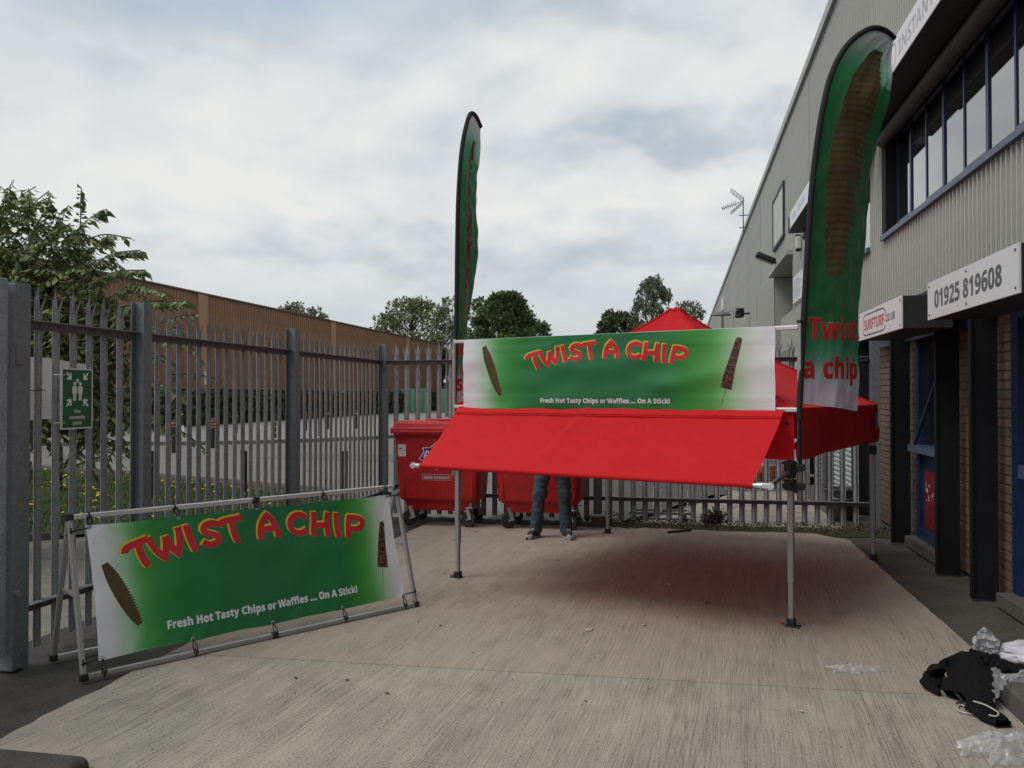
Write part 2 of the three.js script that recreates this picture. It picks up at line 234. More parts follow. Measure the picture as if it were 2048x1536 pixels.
function twistedChip(x, cx, cy, len, wid, ang, teeth) { // a spiral-cut potato on end: a long body with a ragged comb of slices on its right
  x.save(); x.translate(cx, cy); x.rotate(ang);
  const r = rng(31); x.fillStyle = '#4f4019'; x.beginPath();
  const half = (t) => wid / 2 * Math.pow(Math.sin(Math.PI * clamp(0.06 + 0.88 * t, 0, 1)), 0.55);
  for (let i = 0; i <= teeth; i++) { const t = i / teeth; x.lineTo(-half(t) - (i % 2 ? wid * 0.02 : 0), (t - 0.5) * len); }
  for (let i = teeth * 2; i >= 0; i--) { const t = i / (teeth * 2); const d = i % 2 ? 1 : 1 - (0.12 + 0.42 * smooth(t, 0.15, 0.9)); x.lineTo(half(t) * d, (t - 0.5) * len); }
  x.closePath(); x.fill(); x.save(); x.clip();
  for (let i = 0; i < teeth * 2; i++) { const t = i / (teeth * 2), y = (t - 0.5) * len; x.strokeStyle = i % 2 ? 'rgba(40,29,11,0.45)' : 'rgba(98,78,40,0.35)'; x.lineWidth = len / teeth / 3.4; x.beginPath(); x.moveTo(-half(t), y + len * 0.008); x.quadraticCurveTo(0, y - len * 0.012, half(t), y); x.stroke(); }
  for (let i = 0; i < 130; i++) { x.fillStyle = r() < 0.5 ? 'rgba(124,98,52,0.25)' : 'rgba(60,36,16,0.3)'; x.beginPath(); x.ellipse((r() - 0.5) * wid, (r() - 0.5) * len, wid * 0.04 * r() + 2, len * 0.012 * r() + 1.5, 0, 0, 7); x.fill(); }
  x.restore(); x.restore();
}
function waffleStick(x, cx, cy, len, w0, w1, ang, stick) {
  x.save(); x.translate(cx, cy); x.rotate(ang); const r = rng(77);
  x.strokeStyle = '#5a5348'; x.lineWidth = Math.max(2, w0 * 0.09); x.beginPath(); x.moveTo(0, len / 2 - 4); x.lineTo(0, len / 2 + stick); x.stroke();
  x.fillStyle = '#4a2a20'; x.beginPath(); x.moveTo(-w0 / 2, -len / 2 + w0 * 0.3); x.quadraticCurveTo(0, -len / 2 - w0 * 0.3, w0 / 2, -len / 2 + w0 * 0.3); x.lineTo(w1 / 2, len / 2); x.lineTo(-w1 / 2, len / 2); x.closePath(); x.fill(); x.clip();
  const rows = 22; for (let i = 0; i < rows; i++) for (let k = -2; k < 2; k++) { const y = -len / 2 + (i + 0.5) / rows * len; x.fillStyle = ['#2e1712', '#3a1e17', '#6a4236', '#7d5a50'][Math.floor(r() * 4)]; x.fillRect(k * w1 / 3.6 + 2 + r() * 3, y, w1 / 5, len / rows * 0.55); }
  x.restore();
}
function bannerTexture(W, H, o) {
  const [c, x] = canvas(W, H); const g = x.createLinearGradient(0, 0, W, 0);
  for (const [t, col] of o.stops) g.addColorStop(t, col); x.fillStyle = g; x.fillRect(0, 0, W, H);
  for (const [pass, col, k] of [[0, '#d8b832', 1.15], [1, '#c41f2a', 1]])
    o.letters.forEach(([ch, t, v, w, ang]) => letter(x, ch, t * W, v * H, w * o.lh * H, o.lh * H * 0.9, ang * R, pass ? 0 : -o.lh * H * 0.045, pass ? 0 : -o.lh * H * 0.05, col, o.lh * H * 0.215 * k));
  x.font = `bold ${Math.round(o.tag[3] * H)}px sans-serif`; x.textBaseline = 'middle'; const txt = 'Fresh Hot Tasty Chips or Waffles ... On A Stick!';
  const tw = x.measureText(txt).width, sx = (o.tag[1] - o.tag[0]) * W / tw; x.save(); x.translate(o.tag[0] * W, o.tag[2] * H); x.scale(sx, 1);
  x.fillStyle = '#0c1f14'; x.fillText(txt, 5, 5); x.strokeStyle = '#d9dade'; x.lineWidth = o.tag[3] * H * 0.055; x.strokeText(txt, 0, 0); x.fillStyle = '#dcdde2'; x.fillText(txt, 0, 0); x.restore();
  twistedChip(x, o.chip[0] * W, o.chip[1] * H, o.chip[2] * H, o.chip[3] * H, o.chip[4] * R, 24);
  waffleStick(x, o.waf[0] * W, o.waf[1] * H, o.waf[2] * H, o.waf[3] * H, o.waf[4] * H, o.waf[5] * R, o.waf[6] * H);
  return canvasTex(c);
}
const stopsA = (a, b) => [[0, '#e2e2ea'], [a * 0.22, '#dadde0'], [a * 0.5, '#a3c8a8'], [a * 0.78, '#489a4a'], [a * 1.05, '#2a8436'], [a * 1.5, '#18733c'], [0.5, '#166c3c'], [1 - b * 1.7, '#18733c'], [1 - b * 1.25, '#2b8630'], [1 - b * 0.9, '#4b9c46'], [1 - b * 0.55, '#a6c8a4'], [1 - b * 0.25, '#dadedd'], [1, '#e4e4ec']];
const frameBannerT = bannerTexture(2048, 740, {
  stops: stopsA(0.17, 0.14), lh: 0.255,
  letters: [['T', 0.135, 0.265, 0.92, -14], ['W', 0.214, 0.222, 0.98, -10], ['I', 0.282, 0.19, 0.9, -8], ['S', 0.342, 0.176, 0.95, -6], ['T', 0.412, 0.163, 0.92, -4], ['A', 0.53, 0.165, 0.95, 1], ['C', 0.632, 0.182, 0.95, 5], ['H', 0.715, 0.21, 0.95, 8], ['I', 0.776, 0.237, 0.9, 10], ['P', 0.84, 0.27, 0.92, 12]],
  tag: [0.185, 0.815, 0.845, 0.088], chip: [0.076, 0.55, 0.54, 0.12, -24], waf: [0.942, 0.47, 0.44, 0.055, 0.12, 11, 0.16],
});
const stallBannerT = bannerTexture(2048, 472, {
  stops: stopsA(0.185, 0.19), lh: 0.27,
  letters: [['T', 0.272, 0.335, 0.95, -13], ['W', 0.326, 0.285, 1.0, -10], ['I', 0.374, 0.25, 0.9, -8], ['S', 0.412, 0.232, 0.98, -6], ['T', 0.459, 0.218, 0.95, -4], ['A', 0.531, 0.213, 0.98, 1], ['C', 0.603, 0.235, 0.98, 4], ['H', 0.655, 0.262, 0.98, 8], ['I', 0.694, 0.287, 0.9, 10], ['P', 0.735, 0.315, 0.95, 12]],
  tag: [0.29, 0.71, 0.885, 0.085], chip: [0.113, 0.46, 0.76, 0.15, -21], waf: [0.888, 0.42, 0.64, 0.075, 0.135, 15, 0.22],
});
function flagTexture(kind) {
  const W = 512, H = 2048, [c, x] = canvas(W, H);
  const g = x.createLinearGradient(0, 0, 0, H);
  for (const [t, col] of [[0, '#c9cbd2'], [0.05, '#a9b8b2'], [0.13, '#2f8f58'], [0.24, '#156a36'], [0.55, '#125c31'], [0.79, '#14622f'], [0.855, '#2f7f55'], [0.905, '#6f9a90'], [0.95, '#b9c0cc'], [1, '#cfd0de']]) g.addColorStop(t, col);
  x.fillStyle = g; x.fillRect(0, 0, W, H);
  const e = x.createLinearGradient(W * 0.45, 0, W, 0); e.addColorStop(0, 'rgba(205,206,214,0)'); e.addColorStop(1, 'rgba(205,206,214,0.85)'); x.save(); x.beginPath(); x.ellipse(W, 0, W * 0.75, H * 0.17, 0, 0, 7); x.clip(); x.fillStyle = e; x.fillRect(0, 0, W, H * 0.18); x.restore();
  if (kind === 'chip') twistedChip(x, W * 0.5, H * 0.37, H * 0.62, W * 0.6, 1.5 * R, 34); else waffleStick(x, W * 0.5, H * 0.42, H * 0.66, W * 0.13, W * 0.22, 0, 150);
  x.textBaseline = 'middle';
  const put = (t, px, py, size, sx) => { x.save(); x.translate(px, py); x.scale(sx, 1); x.font = `bold ${size}px sans-serif`; x.strokeStyle = '#c88a2a'; x.lineWidth = 5; x.strokeText(t, -3, -3); x.fillStyle = '#b3201f'; x.strokeStyle = '#b3201f'; x.lineWidth = 7; x.strokeText(t, 0, 0); x.fillText(t, 0, 0); x.restore(); };
  if (kind === 'chip') { put('Twist', 40, H * 0.815, 150, 1.22); put('a chip', 14, H * 0.913, 146, 1.16); } else { put('Waffles', 12, H * 0.832, 118, 1.05); put('On a', 70, H * 0.9, 116, 1.15); put('Stick!', 20, H * 0.95, 112, 1.2); }
  return canvasTex(c);
}

// ---------------------------------------------------------------- industrial unit on the right
const U0 = 2.262;                       // outer face of the cladding and of the steel columns
const unit = thing('industrial_unit', 'long pale grey corrugated industrial unit along the right of the yard', 'building', [U0, 0, 8]);
function corrugated(v0, v1, y0, y1, u = U0, pitch = 0.1, dep = 0.05) { // upright ribs facing the yard
  const pos = [], n = Math.max(1, Math.round((v1 - v0) / pitch)), prof = [];
  for (let i = 0; i < n; i++) for (const [f, d] of [[0, 0], [0.26, 0], [0.34, dep], [0.92, dep]]) prof.push([v0 + (i + f) / n * (v1 - v0), u + d]);
  prof.push([v1, u]);
  for (let i = 0; i + 1 < prof.length; i++) { const [a, ua] = prof[i], [b, ub] = prof[i + 1]; pos.push(ua, y0, -a, ua, y1, -a, ub, y1, -b, ua, y0, -a, ub, y1, -b, ub, y0, -b); }
  const g = new THREE.BufferGeometry(); g.setAttribute('position', new THREE.Float32BufferAttribute(pos, 3)); g.computeVertexNormals(); return metric(g);
}
const mirrored = (g) => { const p = g.attributes.position; for (let i = 0; i < p.count; i += 3) { const a = [0, 1, 2].map((k) => [-p.getX(i + k), p.getY(i + k), p.getZ(i + k)]); [0, 2, 1].forEach((k, j) => p.setXYZ(i + j, ...a[k])); } g.computeVertexNormals(); return metric(g); };
const claddingTones = [0, 1, 2].map((i) => { const m = M.cladGrey.clone(); m.color = rgb(0.45 + 0.012 * i, 0.455 + 0.012 * i, 0.422 + 0.012 * i); return m; });
{
  let k = 0; const cl = (v0, v1, y0, y1) => { for (let a = v0; a < v1 - 0.01; a = Math.min(v1, a + 5)) wpart(unit, 'cladding_panel', corrugated(a, Math.min(v1, a + 5) - 0.006, y0, y1, U0 + 0.003 * (k % 2)), claddingTones[k++ % 3]); };
  cl(-4, 20.5, 4.83, 7.5); cl(20.5, 84, 4.6, 7.5);
  cl(-4, 20.5, 2.6, 3.37); cl(10.34, 11.05, 3.37, 4.83); cl(16.3, 18.35, 3.37, 4.83); cl(18.35, 20.5, 4.6, 4.83);
  cl(16.4, 18.35, 0, 2.6); cl(21.9, 84, 0, 4.6);
  wpart(unit, 'roof', box(U0 + 0.08, 40, 7.3, 7.42, -4, 84), M.capGrey);
  wpart(unit, 'roof_flashing', box(U0 - 0.05, U0 + 0.35, 7.44, 7.6, -4, 84.1), M.capGrey);
  wpart(unit, 'end_wall', box(U0 + 0.03, 40, 0, 7.3, 83.7, 84), M.cladGrey);
  wpart(unit, 'inner_wall', box(U0 + 0.62, U0 + 0.7, 0, 7.28, -4, 83.6), M.interior);
  wpart(unit, 'floor_beam', box(U0 + 0.01, U0 + 0.5, 2.42, 2.596, -4, 16.35), M.soffit);
  wpart(unit, 'canopy_soffit', box(1.92, U0 + 0.5, 4.55, 4.815, -3, 10.4), M.soffit); wpart(unit, 'canopy_soffit', box(1.92, U0 + 0.5, 4.55, 4.815, 10.7, 16.2), M.soffit);
  // first floor windows: two long bays of narrow lights in blue frames
  const bay = (v0, v1, first, pitch) => {
    const w = part(unit, 'window', new THREE.BufferGeometry().setAttribute('position', new THREE.Float32BufferAttribute([], 3)), M.blue); w.geometry = box(2.34, 2.40, 4.46, 4.53, v0, v1).translate(-U0, 0, 8);
    wpart(unit, 'window_jamb', box(2.245, 2.5, 3.37, 4.548, v1 - 0.02, v1 + 0.16), M.darkSteel);
    wpart(unit, 'window_sill', box(2.225, 2.44, 3.362, 3.415, v0, v1 + 0.17), M.blueSill);
    wpart(unit, 'bottom_rail', box(2.345, 2.41, 3.417, 3.485, v0, v1 - 0.022), M.blue);
    let i = 0, prev = null;
    for (let v = first; v > v0; v -= pitch, i++) {
      const wide = i % 2 ? 0.06 : 0.036;
      wpart(unit, 'mullion', box(2.349 + (i % 2 ? 0 : 0.004), 2.415, 3.487, 4.457, v - wide / 2, v + wide / 2), M.blue);
      if (prev !== null) { wpart(unit, 'pane', box(2.362, 2.374, 3.488, 4.456, v + wide / 2 + 0.001, prev - 0.001), M.glass);
        if (i % 2 === 1) wpart(unit, 'casement_rail', box(2.35, 2.361, 3.488, 3.53, v + wide / 2 + 0.001, prev - 0.001), M.blueSill); }
      prev = v - wide / 2;
    }
  };
  bay(-2, 10.17, 10.09, 0.568); bay(11.05, 16.1, 16.0, 0.568);
  wpart(unit, 'shutter_roll', new THREE.CylinderGeometry(0.075, 0.075, 12.2, 18).rotateX(Math.PI / 2).translate(2.225, 4.465, -4.1), S({ color: rgb(0.04, 0.038, 0.037), roughness: 0.6 }));
  wpart(unit, 'shutter_roll', new THREE.CylinderGeometry(0.075, 0.075, 5, 18).rotateX(Math.PI / 2).translate(2.225, 4.465, -13.6), S({ color: rgb(0.04, 0.038, 0.037), roughness: 0.6 }));
  // steel columns: flanges along the wall, web across it
  for (const v of [7.41, 8.36, 10.05, 12.25]) {
    wpart(unit, 'steel_column', join([box(U0 + 0.004, U0 + 0.022, 0, 2.42, v, v + 0.05), box(U0 + 0.185, U0 + 0.203, 0, 2.42, v, v + 0.05), box(U0 + 0.022, U0 + 0.185, 0, 2.42, v + 0.014, v + 0.028)]), M.darkSteel);
  }
  // brick piers, course by course
  const bt = [[0.23, 0.155, 0.104], [0.2, 0.142, 0.095], [0.255, 0.168, 0.12], [0.185, 0.136, 0.095], [0.235, 0.17, 0.113]].map((c) => S({ color: rgb(...c), map: withRep(mottle, 4), bumpMap: withRep(grainB, 6), bumpScale: 0.002, roughness: 0.92 }));
  const UB = 2.53, full = new THREE.BoxGeometry(0.1, 0.064, 0.212), halfB = new THREE.BoxGeometry(0.1, 0.064, 0.102); metric(full); const fullM = metric(full, 3), halfM = metric(halfB, 3);
  const r = rng(5); let count = 0; const rest = [];
  const pier = (v0, v1, singles) => {
    for (let row = 0; row < 32; row++) for (let v = v0 + (row % 2 ? -0.11 : 0); v < v1 - 0.02; v += 0.2225) {
      const a = Math.max(v, v0), b = Math.min(v + 0.2125, v1); if (b - a < 0.05) continue;
      const small = b - a < 0.17, g = small ? halfM : fullM, L = small ? 0.102 : 0.212, cv = (a + b) / 2, m = bt[Math.floor(r() * 5)], off = (r() - 0.5) * 0.005;
      if (singles && count < 300) { const q = part(unit, 'brick', g, m); q.position.set(UB + 0.05 + off - U0, 0.05 + row * 0.075, -cv + 8); q.scale.z = (b - a) / L; count++; }
      else { const q = g.clone(); q.scale(1, 1, (b - a) / L); q.translate(UB + 0.05 + off, 0.05 + row * 0.075, -cv); rest.push(q); }
    }
    wpart(unit, 'mortar', box(UB + 0.008, UB + 0.09, 0.005, 2.415, v0 + 0.004, v1 - 0.004), S({ color: rgb(0.085, 0.078, 0.07), roughness: 1 }));
  };
  pier(7.24, 8.72, true); pier(9.98, 10.9, true); pier(10.91, 12.2, false);
  if (rest.length) { const q = wpart(unit, 'brickwork', join(rest), bt[1]); q.userData.kind = 'stuff'; }
  // blue shopfront in the first opening, with a red poster behind its glass, and a blue door in the nearer one
  wpart(unit, 'door_frame', join([box(2.5, 2.6, 0.1, 2.2, 9.84, 9.97), box(2.5, 2.6, 0.1, 2.2, 8.74, 8.84), box(2.5, 2.6, 2.2, 2.32, 8.74, 9.97), box(2.48, 2.6, 0.1, 0.2, 8.84, 9.84)]), M.blue);
  wpart(unit, 'door_panel', box(2.53, 2.57, 0.2, 1.02, 8.84, 9.84), M.blue);
  wpart(unit, 'ledge', box(2.40, 2.6, 1.02, 1.09, 8.8, 9.9), M.blueSill);
  wpart(unit, 'pane', box(2.55, 2.56, 1.09, 2.2, 8.84, 9.84), M.glass);
  wpart(unit, 'window_stay', bar(P(2.44, 1.1, 9.78), P(2.5, 1.78, 9.16), 0.035), M.blue);
  { const [c, x] = canvas(256, 512); x.fillStyle = '#7c1b20'; x.fillRect(0, 0, 256, 512); const q = rng(8); for (let i = 0; i < 26; i++) { x.fillStyle = ['#a7453a', '#5a1216', '#c9b9a6', '#3a1416', '#8f2a28'][Math.floor(q() * 5)]; x.beginPath(); x.ellipse(q() * 256, 120 + q() * 360, 8 + q() * 26, 5 + q() * 20, q() * 3, 0, 7); x.fill(); }
    wpart(unit, 'poster', new THREE.PlaneGeometry(0.36, 0.6).rotateY(-Math.PI / 2).translate(2.526, 0.53, -9.55), S({ map: canvasTex(c), roughness: 0.5 }), 'red printed poster in the blue door'); }
  wpart(unit, 'door_frame', join([box(2.5, 2.6, 0.1, 2.2, 7.1, 7.23), box(2.5, 2.6, 0.1, 2.2, 5.2, 5.33), box(2.5, 2.6, 2.2, 2.32, 5.2, 7.23)]), M.blue);
  wpart(unit, 'door_panel', box(2.54, 2.58, 0.1, 2.2, 5.33, 7.1), M.blue);
  wpart(unit, 'door_handle', box(2.47, 2.5, 1.0, 1.1, 6.9, 7.02), M.blueSill);
  wpart(unit, 'infill', box(2.53, 2.6, 0, 2.415, -4, 5.19), M.brownDark);
  for (const [a, b] of [[7.6, 8.34], [10.3, 11.4], [8.6, 10.0]]) wpart(unit, 'lintel', box(2.4, 2.52, 2.20, 2.30, a, b), M.blue);
  wpart(unit, 'threshold', box(2.38, 2.62, 0, 0.1, 8.76, 9.96), M.concreteBlock); wpart(unit, 'threshold', box(2.38, 2.62, 0, 0.1, 5.2, 7.22), M.concreteBlock);
  // galvanised roller shutters and the recess between them, beyond the rear fence
  const curtain = (v0, v1, h) => { const pos = []; const prof = []; for (let y = 0; y < h; y += 0.075) prof.push([y, 0], [y + 0.02, -0.014], [y + 0.05, -0.014], [y + 0.068, 0]); for (let i = 0; i + 1 < prof.length; i++) { const [a, ua] = prof[i], [b, ub] = prof[i + 1], u = 2.5; pos.push(u + ua, a, -v0, u + ub, b, -v0, u + ub, b, -v1, u + ua, a, -v0, u + ub, b, -v1, u + ua, a, -v1); } const g = new THREE.BufferGeometry(); g.setAttribute('position', new THREE.Float32BufferAttribute(pos, 3)); g.computeVertexNormals(); return metric(g); };
  for (const [a, b] of [[12.5, 15.0], [15.9, 16.36]]) { const s = wpart(unit, 'roller_shutter', curtain(a, b, 2.05), M.shutter); part(s, 'shutter_box', box(2.36, 2.6, 2.06, 2.41, a, b).translate(-U0, 0, 8), M.soffit); part(s, 'guide', box(2.44, 2.54, 0, 2.06, a - 0.08, a - 0.003).translate(-U0, 0, 8), M.galvDark); }
  wpart(unit, 'dark_door', box(2.5, 2.56, 0, 2.4, 15.02, 15.88), M.darkSteel);
  // tall loading door with its canopy
  wpart(unit, 'loading_door', corrugated(18.42, 21.88, 0.02, 4.5, U0 + 0.46, 0.3, 0.05), M.galvDark);
  wpart(unit, 'door_reveal', box(U0 + 0.02, U0 + 0.56, 0, 4.49, 21.84, 21.9), M.cladGrey); wpart(unit, 'door_reveal', box(U0 + 0.02, U0 + 0.56, 0, 4.49, 18.36, 18.42), M.cladGrey);
  wpart(unit, 'door_canopy', box(U0 - 0.14, U0 + 0.55, 4.5, 4.59, 18.3, 21.95), M.capGrey);
}

// signs, lamps and fittings on the unit
function textPanel(w, h, px, draw) { const W = Math.round(w * px), H = Math.round(h * px), [c, x] = canvas(W, H); draw(x, W, H); return canvasTex(c); }
const facing = (w, h, u, y, v) => new THREE.PlaneGeometry(w, h).rotateY(-Math.PI / 2).translate(u, y, -v); // a printed face looking to the left: its text runs from far to near
function signBox(name, label, u, y0, y1, v0, v1, depth, tex, dark = M.soffit) {
  const t = thing(name, label, 'sign', [u + depth, y0, (v0 + v1) / 2]);
  wpart(t, 'sign_box', box(u + 0.004, u + depth, y0 + 0.004, y1 - 0.004, v0 + 0.004, v1 - 0.004), dark);
  wpart(t, 'face_panel', box(u - 0.004, u + 0.003, y0, y1, v0, v1), M.whiteBoard);
  wpart(t, 'print', facing(v1 - v0 - 0.004, y1 - y0 - 0.004, u - 0.0062, (y0 + y1) / 2, (v0 + v1) / 2), S({ map: tex, roughness: 0.38 }));
  for (const f of [0.03, 0.5, 0.97]) for (const y of [y0 + 0.035, y1 - 0.035]) wpart(t, 'screw', new THREE.CylinderGeometry(0.009, 0.009, 0.006, 8).rotateZ(Math.PI / 2).translate(u - 0.009, y, -(v0 + (v1 - v0) * f)), M.galvDark);
  return t;
}
const whiteBg = (x, W, H) => { x.fillStyle = '#dadadd'; x.fillRect(0, 0, W, H); };
signBox('phone_sign', 'white sign board reading 01925 819608 over the shopfront', 1.864, 2.19, 2.475, 5.235, 7.05, 0.4, textPanel(1.815, 0.285, 800, (x, W, H) => {
  whiteBg(x, W, H); x.font = `bold ${H * 0.62}px sans-serif`; x.textBaseline = 'middle'; x.fillStyle = '#3d3d40'; x.strokeStyle = '#3d3d40'; x.lineWidth = H * 0.02; const s = '01925 819608', tw = x.measureText(s).width; x.save(); x.translate(W * 0.095, H * 0.52); x.scale(W * 0.76 / tw, 1); x.fillText(s, 0, 0); x.strokeText(s, 0, 0); x.restore();
}));
signBox('shop_sign', 'white sign board with red SURFTURF.CO.UK lettering beside the phone number sign', 1.864, 2.19, 2.475, 7.83, 9.64, 0.4, textPanel(1.81, 0.285, 800, (x, W, H) => {
  whiteBg(x, W, H); x.strokeStyle = '#4a4448'; x.lineWidth = H * 0.055; x.lineJoin = 'round';
  x.beginPath(); x.moveTo(W * 0.68, H * 0.36); x.quadraticCurveTo(W * 0.66, H * 0.14, W * 0.58, H * 0.14); x.lineTo(W * 0.2, H * 0.14); x.quadraticCurveTo(W * 0.13, H * 0.14, W * 0.13, H * 0.3); x.lineTo(W * 0.13, H * 0.7); x.quadraticCurveTo(W * 0.13, H * 0.88, W * 0.2, H * 0.88); x.lineTo(W * 0.6, H * 0.88); x.quadraticCurveTo(W * 0.66, H * 0.86, W * 0.67, H * 0.72); x.stroke();
  x.textBaseline = 'middle'; const put = (s, f, col, x0, w) => { x.font = `bold ${f}px sans-serif`; x.fillStyle = col; x.strokeStyle = col; x.lineWidth = f * 0.05; const tw = x.measureText(s).width; x.save(); x.translate(x0, H * 0.52); x.scale(w / tw, 1); x.fillText(s, 0, 0); x.strokeText(s, 0, 0); x.restore(); };
  put('SURFTURF', H * 0.5, '#b3262c', W * 0.155, W * 0.485); put('.CO.UK', H * 0.32, '#4a4a4e', W * 0.65, W * 0.22);
}));
signBox('fascia_sign', 'long white fascia sign with grey INSTANT lettering above the upper windows', 1.9, 4.545, 4.825, 2.5, 9.5, 0.015, textPanel(7, 0.28, 290, (x, W, H) => {
  x.fillStyle = '#e0e0e3'; x.fillRect(0, 0, W, H); const at = (v) => (9.5 - v) / 7 * W; x.textBaseline = 'middle'; x.strokeStyle = '#8d8f94'; x.lineWidth = H * 0.06;
  x.beginPath(); x.moveTo(at(8.17), H * 0.2); x.quadraticCurveTo(at(8.11), H * 0.5, at(8.17), H * 0.8); x.quadraticCurveTo(at(8.26), H * 0.92, at(8.59), H * 0.9); x.moveTo(at(8.17), H * 0.2); x.quadraticCurveTo(at(8.26), H * 0.1, at(8.59), H * 0.12); x.stroke();
  x.fillStyle = '#9b9da2'; x.font = `bold ${H * 0.5}px sans-serif`; x.fillText('IF', at(8.42), H * 0.52); x.font = `bold ${H * 0.66}px sans-serif`; x.fillStyle = '#9a9ca1'; const s = 'INSTANT S', tw = x.measureText('INSTANT').width; x.save(); x.translate(at(8.05), H * 0.53); x.scale((at(6.97) - at(8.05)) / tw, 1); x.fillText(s, 0, 0); x.restore();
}));
signBox('fascia_sign', 'white fascia sign with faint blue lettering on the canopy just beyond the right feather flag', 1.9, 4.54, 4.82, 10.75, 15.7, 0.015, textPanel(5, 0.3, 300, (x, W, H) => {
  x.fillStyle = '#dcdce0'; x.fillRect(0, 0, W, H); x.textBaseline = 'middle'; x.font = `bold ${H * 0.6}px sans-serif`; x.fillStyle = '#7f8fb5'; x.fillText('WWW.', W * 0.06, H * 0.54); x.fillText('SURFTURF', W * 0.2, H * 0.52);
}));
{
  const b = thing('notice_board', 'large blank white board in a dark blue frame high on the grey wall', 'sign', [U0 - 0.02, 5.14, 20.7]);
  wpart(b, 'board', box(U0 - 0.03, U0 - 0.003, 5.18, 6.28, 19.65, 21.75), S({ color: rgb(0.62, 0.62, 0.60), map: withRep(mottle, 0.7), roughness: 0.5 }));
  for (const [y0, y1, v0, v1] of [[5.12, 5.18, 19.6, 21.8], [6.28, 6.34, 19.6, 21.8], [5.18, 6.28, 19.6, 19.65], [5.18, 6.28, 21.75, 21.8]]) wpart(b, 'frame', box(U0 - 0.05, U0 - 0.004, y0, y1, v0, v1), S({ color: rgb(0.03, 0.035, 0.07), roughness: 0.5 }));
  const n = thing('notice_sign', 'small white notice with a red lower edge beside the loading door', 'sign', [U0, 3.42, 17.4]);
  wpart(n, 'board', box(U0 - 0.012, U0 - 0.002, 3.42, 3.99, 16.75, 18.2), M.whiteBoard); wpart(n, 'print', facing(1.43, 0.55, U0 - 0.0145, 3.705, 17.475), S({ map: textPanel(1.43, 0.55, 260, (x, W, H) => { x.fillStyle = '#d2d4d8'; x.fillRect(0, 0, W, H); x.fillStyle = '#7a2226'; x.fillRect(0, H * 0.94, W, H * 0.06); x.fillStyle = '#7d8596'; for (let i = 0; i < 7; i++) x.fillRect(W * 0.1, H * (0.14 + i * 0.1), W * (0.5 + 0.3 * ((i * 37) % 10) / 10), H * 0.035); }), roughness: 0.5 }));
  const a = thing('alarm_box', 'small cream alarm box on the wall above the loading door', 'alarm', [U0, 4.35, 17.1]);
  wpart(a, 'housing', rbox(0.1, 0.24, 0.13, 0.02).translate(U0 - 0.052, 4.52, -17.05), S({ color: rgb(0.6, 0.6, 0.53), roughness: 0.5 })); wpart(a, 'sensor', new THREE.SphereGeometry(0.05, 14, 10).scale(1, 0.7, 1).translate(U0 - 0.06, 4.385, -17.05), M.blackPlastic); wpart(a, 'top_bracket', rbox(0.1, 0.025, 0.1, 0.006).translate(U0 - 0.052, 4.655, -17.05), M.darkSteel);
  const f = thing('floodlight', 'black wall floodlight on a short arm left of the alarm box', 'lamp', [U0, 4.5, 20.2]);
  wpart(f, 'wall_bracket', rbox(0.03, 0.16, 0.12, 0.008).translate(U0 - 0.017, 4.6, -20.2), M.darkSteel); wpart(f, 'arm', rod(P(U0 - 0.03, 4.6, 20.2), P(U0 - 0.16, 4.62, 20.2), 0.025), M.darkSteel);
  const h = rbox(0.46, 0.13, 0.3, 0.05, 3).rotateZ(-24 * R).translate(U0 - 0.36, 4.73, -20.2); wpart(f, 'lamp_head', h, M.blackPlastic); wpart(f, 'lens', rbox(0.36, 0.012, 0.22, 0.004).rotateZ(-24 * R).translate(U0 - 0.39, 4.665, -20.2), S({ color: rgb(0.16, 0.16, 0.16), roughness: 0.2 }));
  for (const [v, y, nm, lb] of [[29.5, 4.34, 'security_camera', 'pair of small dark security cameras on the grey wall']]) {
    const s = thing(nm, lb, 'camera', [U0, y, v]); wpart(s, 'bracket', rod(P(U0, y, v), P(U0 - 0.3, y - 0.02, v), 0.03), M.darkSteel);
    for (const k of [-1, 1]) { const hd = wpart(s, 'camera_head', new THREE.CapsuleGeometry(0.08, 0.16, 4, 10).rotateZ(Math.PI / 2).rotateY(0.5 * k).translate(U0 - 0.32, y + 0.06 * k, -v + 0.12 * k), M.blackPlastic); part(hd, 'shade', rbox(0.3, 0.02, 0.16, 0.006).translate(-0.32, 0.09 + 0.06 * k, 0.12 * k), M.darkSteel); }
  }
  const l = thing('wall_lamp', 'bowl shaped lamp on a bent arm far along the grey wall', 'lamp', [U0, 4.9, 38]);
  wpart(l, 'arm', tube([P(U0, 4.9, 38), P(U0 - 0.08, 5.25, 38), P(U0 - 0.3, 5.2, 38)], 0.03), M.capGrey); wpart(l, 'shade', new THREE.SphereGeometry(0.38, 16, 8, 0, 6.3, 0, 1.6).scale(1.2, 0.42, 0.7).translate(U0 - 0.55, 5.05, -38), M.galvDark);
  const d = thing('wall_sign', 'narrow dark sign with a white top at the far end of the grey wall', 'sign', [U0, 5.2, 48]);
  wpart(d, 'board', box(U0 - 0.03, U0 - 0.003, 5.2, 6.2, 47, 49), S({ color: rgb(0.05, 0.05, 0.06), roughness: 0.6 })); wpart(d, 'top_panel', box(U0 - 0.034, U0 - 0.003, 6.204, 6.9, 47, 49), M.whiteBoard);
  // television aerial on the roof edge
  const t = thing('television_aerial', 'television aerial on a thin mast at the roof edge', 'aerial', [U0, 7.1, 30]);
  const m0 = P(U0 - 0.16, 7.15, 30), top = P(U0 - 0.16, 8.32, 30);
